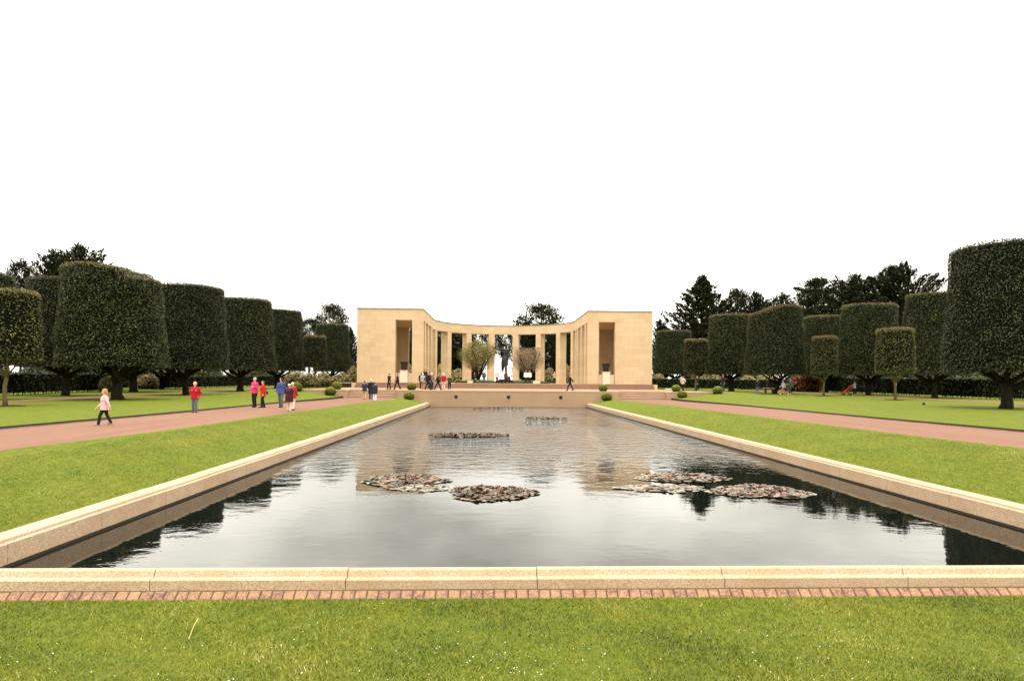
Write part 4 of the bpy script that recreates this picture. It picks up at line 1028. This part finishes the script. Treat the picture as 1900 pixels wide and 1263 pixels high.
def person(px, yfoot, ytop, label, jacket, trousers, rz, Y=None, stride=.0, swing=0.0, arms='down', hem=.84, hair=('short', (.05, .03, .02)),
           shoes=(.02, .02, .02), hs=1.0, z=None, bag=None, group='visitors walking around the pool', fat=1.0, vox=.014, extra=None, skirt=False, cat='person', stripe=None, drop=0.0):
    if Y is None:
        z0 = z if z is not None else 0
        for _ in range(6):
            p = atz(px, yfoot, z0); 
            if z is None:
                X = abs(p[0]-A); z0 = PZ(p[1]) + .02 if NEARX(p[1]) < X < FARX(p[1]) else ground_z(p[0], p[1])
        x, y = p[0], p[1]
    else:
        p = atY(px, yfoot, Y); x, y = p[0], Y; z0 = z if z is not None else (TZ if YW < y < MY and abs(x-A) < 21 else ground_z(x, y))
    top = atY(px, ytop, y)[2]; Ht = max(.9, min(1.98, top - z0 + drop)); k = Ht/1.76
    J = pose_joints(stride, swing, arms)
    o = link('person', fuse('body', body_geo(J, hs), SKIN, .0105 if vox < .014 else .014, 3), None, (x, y, z0 - drop), rz); o.scale = (k, k, k)
    tag(o, label, cat, group)
    def part(nm, g, m, v=vox, sm=5): return link(nm, fuse(nm, g, m, v, sm), o)
    g = G()
    hp = G()
    hp.tube([(0, 0, .80), (0, 0, .88), (0, 0, .98)], [.155*fat, .175*fat, .165*fat], 14, 0, .68, True, (1, 0, 0))
    for n_ in 'LR':
        a = J['ank'+n_]
        hp.tube([J['hip'+n_] + Vector((0, 0, -.0)), J['hip'+n_].lerp(J['knee'+n_], .5), J['knee'+n_], J['ank'+n_] + Vector((0, -.01, -.035))], [.10*fat, .092, .076, .07], 10)
    part('trousers', hp, pm(trousers))
    for n_ in 'LR':
        sg = G(); a = J['ank'+n_]; sg.ell((a.x, a.y + .055, a.z - .045), (.052, .145, .048), 12, 8); obj('shoe', sg, pm(shoes, .5), o, smooth=True)
    jg = G(); wf = .205*fat if hem > .6 else .235*fat
    jg.tube([(0, 0, hem), (0, 0, max(hem + .04, .98)), (0, 0, 1.12), (0, 0, 1.30), (0, 0, 1.41), (0, 0, 1.475), (0, 0, 1.50)],
            [wf, .195*fat, .18*fat, .20*fat, .195, .11, .08], 16, 0, .70, True, (1, 0, 0))
    for n_ in 'LR':
        sh, el, wr = J['sh'+n_], J['el'+n_], J['wr'+n_]; s_ = 1 if n_ == 'R' else -1
        jg.tube([sh - Vector((s_*.05, 0, 0)), sh + Vector((s_*.005, 0, 0)), sh.lerp(el, .5), el, el.lerp(wr, .95)], [.072, .075, .066, .06, .05], 10)
    part('jacket', jg, pm(jacket))
    hz = 1.56 + .075*hs; st, hc = hair; hg = G(); hm = pm(hc)
    hg.ell((0, -.012, hz + .045*hs), (.083*hs, .097*hs, .088*hs), 14, 10)
    if st == 'long': hg.tube([(0, -.05*hs, hz + .04), (0, -.075*hs, hz - .06*hs), (0, -.07*hs, hz - .15*hs)], [.08*hs, .075*hs, .05*hs], 10, 0, .6, True, (1, 0, 0))
    if st == 'bushy': hg.ell((0, -.02, hz + .03), (.115, .115, .12), 14, 10)
    if st == 'hat':
        hg = G(); hg.ell((0, 0, hz + .06*hs), (.092*hs, .105*hs, .075*hs), 14, 10); hg.ell((0, .02, hz + .04*hs), (.125*hs, .15*hs, .014), 14, 6)
    part({'hat': 'hat'}.get(st, 'hair'), hg, hm, .011, 2)
    for s_ in (-1, 1):
        eg = G(); eg.ell((.028*s_*hs, .094*hs, hz + .012*hs), (.010*hs, .007*hs, .007*hs), 8, 6); obj('eye', eg, EYE_M, o)
    mg = G(); mg.ell((0, .096*hs, hz - .05*hs), (.02*hs, .007*hs, .006*hs), 8, 6); obj('mouth', mg, pm((.3, .07, .06), .6), o)
    if stripe:
        g = G()
        for a, b in ((-.13, -.02), (.02, .13)): g.box(a, b, .125, .147, 1.27, 1.33)
        obj('chest_stripe', g, pm(stripe), o)
    return o, J, k
RW = (.8, .78, .75); BK = (.012, .012, .014); NV = (.02, .03, .07); TANC = (.45, .34, .22)
L_, R2, T_, AW = math.pi/2, -math.pi/2, math.pi, 0.0      # facing left, right, towards the camera, away
V_ = .0125
person(194, 789, 722.5, 'girl in a pale pink jacket and dark trousers walking left on the path', (.74, .40, .42), BK, L_ + .35, stride=.26, swing=.26, hem=.76, hair=('long', (.40, .22, .10)), hs=1.22, vox=V_, shoes=(.3, .22, .2), fat=1.3)
person(361.5, 765, 709.5, 'boy in a red jacket with white chest stripes and grey jeans standing on the path', (.33, .006, .012), (.10, .12, .15), T_, stride=.03, arms='pocket', hem=.80, hair=('short', (.55, .40, .20)), hs=1.22, vox=V_, fat=1.22, stripe=RW, shoes=(.1, .03, .04))
person(472.5, 755.5, 700, 'woman with short blond hair in a bright pink jacket and black trousers', (.60, .035, .13), BK, T_ - .5, stride=.04, arms=('front', 'down'), hem=.82, hair=('short', (.6, .42, .2)), vox=V_, fat=1.15, shoes=BK)
o, J, k = person(488, 756, 706, 'woman in a red jacket with a dark shoulder bag beside the woman in pink', (.46, .010, .010), BK, L_ + .5, stride=.10, arms=('down', 'front'), hem=.72, hair=('long', (.08, .03, .03)), vox=V_, fat=1.2, shoes=(.03, .02, .02))
g = G(); g.ell((-.05, -.24, .98), (.15, .07, .12), 12, 8); link('bag', fuse('bag', g, pm((.03, .035, .035), .5), .015), o)
g = G(); g.tube([(-.05, -.22, 1.06), (.0, -.15, 1.3), (.08, -.02, 1.49), (.1, .12, 1.35), (.02, .14, 1.15)], [.014]*5, 6); obj('bag_strap', g, pm((.03, .035, .035), .5), o)
person(521.5, 756, 700.5, 'person with bushy black hair in a blue jacket and grey trousers', (.05, .065, .20), (.09, .10, .11), T_ - .25, stride=.10, swing=.15, hem=.80, hair=('bushy', (.012, .01, .01)), vox=V_, fat=1.1)
person(536.5, 763, 712, 'person seen from behind in a long dark burgundy coat and white head cover', (.05, .008, .022), (.55, .43, .32), AW, stride=.08, hem=.62, hair=('hat', (.62, .58, .52)), vox=V_, fat=1.28, shoes=(.5, .4, .32), arms='front')
person(543, 760.5, 709, 'white-haired person in a red coat and pale trousers beyond the burgundy coat', (.34, .02, .02), (.6, .5, .4), AW - .3, stride=.10, swing=.12, hem=.74, hair=('short', (.75, .72, .66)), vox=V_, fat=1.15, shoes=BK)
person(676.5, 741, 706.5, 'person in a navy jacket and khaki trousers walking to the left stairs', NV, (.5, .36, .22), AW, stride=.10, hem=.80, fat=1.15, arms='front', hair=('short', (.06, .05, .05)))
person(688.5, 741, 703, 'white-haired person in a long black coat on the path by the left stairs', BK, (.05, .06, .12), AW + .2, stride=.10, hem=.52, hair=('short', (.8, .78, .72)), fat=1.05)
person(695, 743.5, 708.5, 'person in a dark hooded parka and white trousers by the left stairs', (.02, .024, .035), (.78, .74, .72), AW, stride=.08, hem=.66, fat=1.3, hair=('short', (.02, .02, .025)), shoes=(.6, .5, .45))
person(722, 724, 692.5, 'man in black walking left on the terrace above the left stairs', BK, BK, L_ - .6, Y=73.9, stride=.10, swing=.25)
person(737.5, 724, 692.5, 'man in black with pale sleeves striding left above the left stairs', BK, BK, L_ - .3, Y=74.6, stride=.30, swing=.3)
CL = 'group of visitors on the terrace'
person(781.5, 718, 687, 'dark-haired visitor at the left back of the terrace group', BK, BK, AW, Y=82, stride=.06)
person(784.5, 721, 692, 'white-haired visitor in a light grey jacket and tan trousers in the terrace group', (.32, .31, .31), (.28, .18, .10), AW, Y=79, stride=.06, hair=('short', RW), fat=1.1)
person(788.5, 714, 683, 'tall visitor in black standing on the memorial steps', BK, BK, AW, Y=92.0 + 1.2, z=TZ+.6, stride=.02)
person(793.5, 724, 690, 'visitor in black striding in the middle of the terrace group', BK, BK, R2 + .4, Y=74.4, stride=.30, swing=.3, fat=1.15, hair=('short', (.16, .06, .03)))
person(797.5, 721, 689, 'visitor in a dark coat at the right of the terrace group', BK, (.04, .04, .04), R2, Y=77, stride=.2, hem=.6)
person(801, 717, 687, 'white-haired visitor behind the terrace group', (.2, .13, .1), BK, AW, Y=84, hair=('short', RW))
person(812, 724, 693.5, 'man in black striding right on the terrace edge', BK, BK, R2, Y=74.2, stride=.34, swing=.3, hair=('short', (.10, .06, .05)))
person(823, 720.5, 692.5, 'person in a red jacket, white hair and cream trousers on the terrace', (.33, .012, .02), (.62, .5, .4), AW, Y=79.5, stride=.10, arms='pocket', hair=('bushy', (.85, .8, .72)), fat=1.1)
person(834, 720.5, 696, 'person in a dark green jacket on the terrace', (.03, .045, .02), BK, AW, Y=79.5, stride=.05, arms='front', fat=1.1, hair=('short', (.06, .04, .03)))
person(1058, 723.5, 694.5, 'man in black striding left alone on the terrace right of the pool axis', BK, BK, L_, Y=74.2, stride=.34, swing=.3)
FZW = TZ + FZ
person(880.5, 709, 691, 'visitor in a red cap sitting low by the left court tree', (.03, .02, .02), BK, T_, Y=102.6, z=FZW, hair=('hat', (.6, .07, .07)), arms='front')
person(898, 709, 687.5, 'visitor with a white front panel on a dark jacket right of the left court tree', (.05, .05, .05), (.05, .07, .12), T_, Y=100, z=FZW, stripe=RW, hair=('short', (.12, .04, .03)), fat=1.2)
person(931.5, 709.5, 686.5, 'person in a long white coat in front of the statue', (.85, .80, .76), BK, AW, Y=97.5, z=FZW, hem=.55, fat=1.35, hair=('short', (.25, .05, .04)), arms='front')
person(922, 709.5, 687.5, 'person in a pale pink top left of the white coat', (.75, .48, .42), BK, T_, Y=98.5, z=FZW, hair=('short', (.4, .12, .1)))
person(938.5, 709.5, 688.5, 'person in a dark top with a red bag right of the white coat', (.16, .02, .02), BK, AW, Y=97.8, z=FZW, stride=.05, hair=('short', (.3, .12, .08)))
person(975.5, 706.5, 686.5, 'person in a white shirt under the right court tree, left one', RW, BK, T_, Y=104, z=FZW)
person(982.5, 706.5, 687.5, 'person in a white shirt under the right court tree, right one', RW, BK, T_, Y=104.3, z=FZW, hair=('short', (.3, .2, .12)))
person(1029, 711.5, 689.5, 'person in a tan shirt and dark trousers photographing on the memorial steps', (.40, .29, .18), BK, T_, Y=MY + .3, z=FZW, arms='phone', fat=1.15)
person(1111, 700, 689.5, 'dark-clothed visitor behind the parapet left of the right urn', BK, BK, AW, Y=98, z=FZW)
person(1134, 700, 676.5, 'visitor in a rose coloured top standing right of the right urn', (.42, .24, .19), (.1, .06, .05), T_, Y=97, z=FZW)
person(1267, 724, 697.5, 'grey-haired visitor in a tan top on the grass right of the memorial', (.45, .36, .27), BK, AW, Y=78, arms='pocket', hair=('short', (.2, .13, .1)))
person(1294, 726.5, 697, 'visitor in black carrying a pale bag right of the memorial', BK, BK, L_, Y=82, stride=.15)
person(1341.5, 725.5, 693.5, 'visitor in black with a red cap behind the right box ball', BK, (.03, .04, .05), L_ + .6, Y=79, hair=('hat', (.25, .05, .05)))
person(1405.5, 727.8, 697.5, 'person in a black jacket and blue-grey jeans standing on the right lawn', BK, (.10, .13, .17), AW, Y=83, stride=.03, arms='pocket', fat=1.2)
person(1453, 728.3, 704.5, 'child in a pale blue top and pink trousers running right of the leaning trunk', (.55, .66, .64), (.62, .16, .18), L_, Y=84, stride=.32, swing=.2, hs=1.15, hair=('short', (.45, .3, .15)), shoes=RW)
person(1467, 729, 702, 'person in a teal top and dark trousers with white stripes right of the leaning trunk', (.03, .12, .12), (.04, .04, .04), L_, Y=83, stride=.2, arms='push', hair=('short', (.3, .08, .05)), shoes=RW)
person(1586, 730.5, 706.5, 'person in a white-sleeved top pushing the red pushchair', (.5, .5, .5), BK, L_, Y=82, stride=.2, arms='push', hair=('short', (.10, .07, .06)), shoes=RW)

# red pushchair
p = atY(1572, 729, 82); pc = empty('pushchair', (p[0], 82, ground_z(p[0], 82))); tag(pc, 'red pushchair on the grass at the foot of the right hedge', 'pushchair')
g = G(); g.prism([(-.5, -.2), (.4, -.2), (.4, .2), (-.5, .2)], 0, .04)
g.v = [(x, y, z + .35 + (x + .5)*.75) for x, y, z in g.v]; g.box(-.52, -.2, -.2, .2, .22, .40); obj('seat', g, pm((.60, .03, .02)), pc)
g = G(); g.tube([(.35, 0, .9), (.45, 0, 1.02), (.3, 0, 1.1), (.05, 0, 1.0)], [.2, .2, .17, .05], 10, 0, 1); g.v = [(x, y, z - .06) for x, y, z in g.v]; obj('hood', g, pm((.45, .02, .02)), pc)
g = G()
for s_ in (-.2, .2): g.tube([(.75, s_, 1.0), (.3, s_, .62), (-.5, s_, .12)], [.014]*3, 6); g.tube([(.0, s_, .5), (.35, s_, .12)], [.014]*2, 6)
g.tube([(.75, -.2, 1.0), (.75, .2, 1.0)], [.018]*2, 6); obj('frame', g, pm((.3, .3, .3), .4), pc)
for xx in (-.5, .35):
    for s_ in (-.23, .23):
        g = G(); g.tube([(xx, s_-.02, .11), (xx, s_+.02, .11)], [.11, .11], 14); obj('wheel', g, pm(BK, .6), pc)
# bench table behind the leaning tree
p = atY(1427, 724, 90); b = empty('bench', (p[0], 90, ground_z(p[0], 90))); tag(b, 'pale-topped wooden bench left of the leaning tree trunk', 'bench')
g = G(); g.box(-.75, .75, -.25, .25, .62, .72); obj('top', g, M['white_marble'], b)
for s_ in (-.5, .5): g = G(); g.box(s_-.08, s_+.08, -.2, .2, 0, .62); obj('leg', g, pm((.18, .07, .05)), b)
# low wall left of the memorial, and its twin parts
for s_, px, lb in ((-1, 641, 'low dark wall with a pale ledge touching the left side of the memorial'),):
    p = atY(px, 712, 97); w_ = empty('low_wall', (p[0], 97, TZ)); tag(w_, lb, 'wall')
    g = G(); g.box(-1.5, 1.5, -.2, .2, 0, .56); obj('wall_face', g, M['dark_kerb'], w_)
    g = G(); g.box(-1.55, 1.55, -.25, .25, .561, .63); obj('ledge', g, M['white_marble'], w_)
# small white marker on the stake of the young tree, and a small dark ball on the grass
p = atY(1656.5, 714, 65.0); t = empty('tree_stake', (p[0], 64.6, ground_z(p[0], 64.6))); tag(t, 'thin stake with a small white marker beside the rightmost young tree', 'stake')
g = G(); g.tube([(0, 0, -.1), (0, 0, 2.1)], [.03, .028], 8); obj('post', g, M['pale_bark'], t)
g = G(); g.box(-.09, .09, -.06, -.032, 1.35, 1.85); obj('marker', g, pm(RW), t)
p = atz(1714, 751, .1); g = G(); g.ell((0, 0, .09), .11, 12, 8); tag(obj('ball', g, pm(BK, .5), None, (p[0], p[1], ground_z(p[0], p[1])), smooth=True), 'small black ball lying on the lawn left of the huge right tree', 'ball')

# ------------------------------------------------------------ bronze statue (a plain standing figure) on a plinth
Y = 103.0; p = atY(937, 700, Y); x = p[0]
pl = empty('statue_plinth', (x, Y, TZ+FZ)); tag(pl, 'dark stepped plinth under the bronze figure in the court', 'plinth')
g = G(); g.lathe([(1.5, 0), (1.5, .25), (1.25, .25), (1.25, .5), (.9, .5), (.75, 1.05), (.1, 1.1)], 24); obj('block', g, M['bronze'], pl)
J = pose_joints(.10, .0, ('up', 'side'))
k = (atY(937, 636, Y)[2] - (TZ+FZ+1.0))/1.76
bg_ = body_geo(J, 1.0); bg_.v = [(x_ + .05*math.sin(z_*3.2)*(1 if z_ < 1.5 else 1), y_, z_) for x_, y_, z_ in bg_.v]
o = link('statue', fuse('figure', bg_, M['bronze'], .016, 4), None, (x, Y, TZ+FZ+1.02), math.pi); o.scale = (k, k, k)
tag(o, 'tall dark bronze statue of a standing figure with raised arms in the court', 'statue')
g = G(); g.tube([(0, 0, .55), (.02, 0, .8), (0, 0, 1.0)], [.16, .18, .15], 14, 0, .75, True, (1, 0, 0)); g.tube([(0, -.12, .95), (.05, -.22, .6), (.12, -.25, .25)], [.07, .06, .03], 8)
link('drapery', fuse('drapery', g, M['bronze'], .016, 3), o)
bpy.context.view_layer.update()
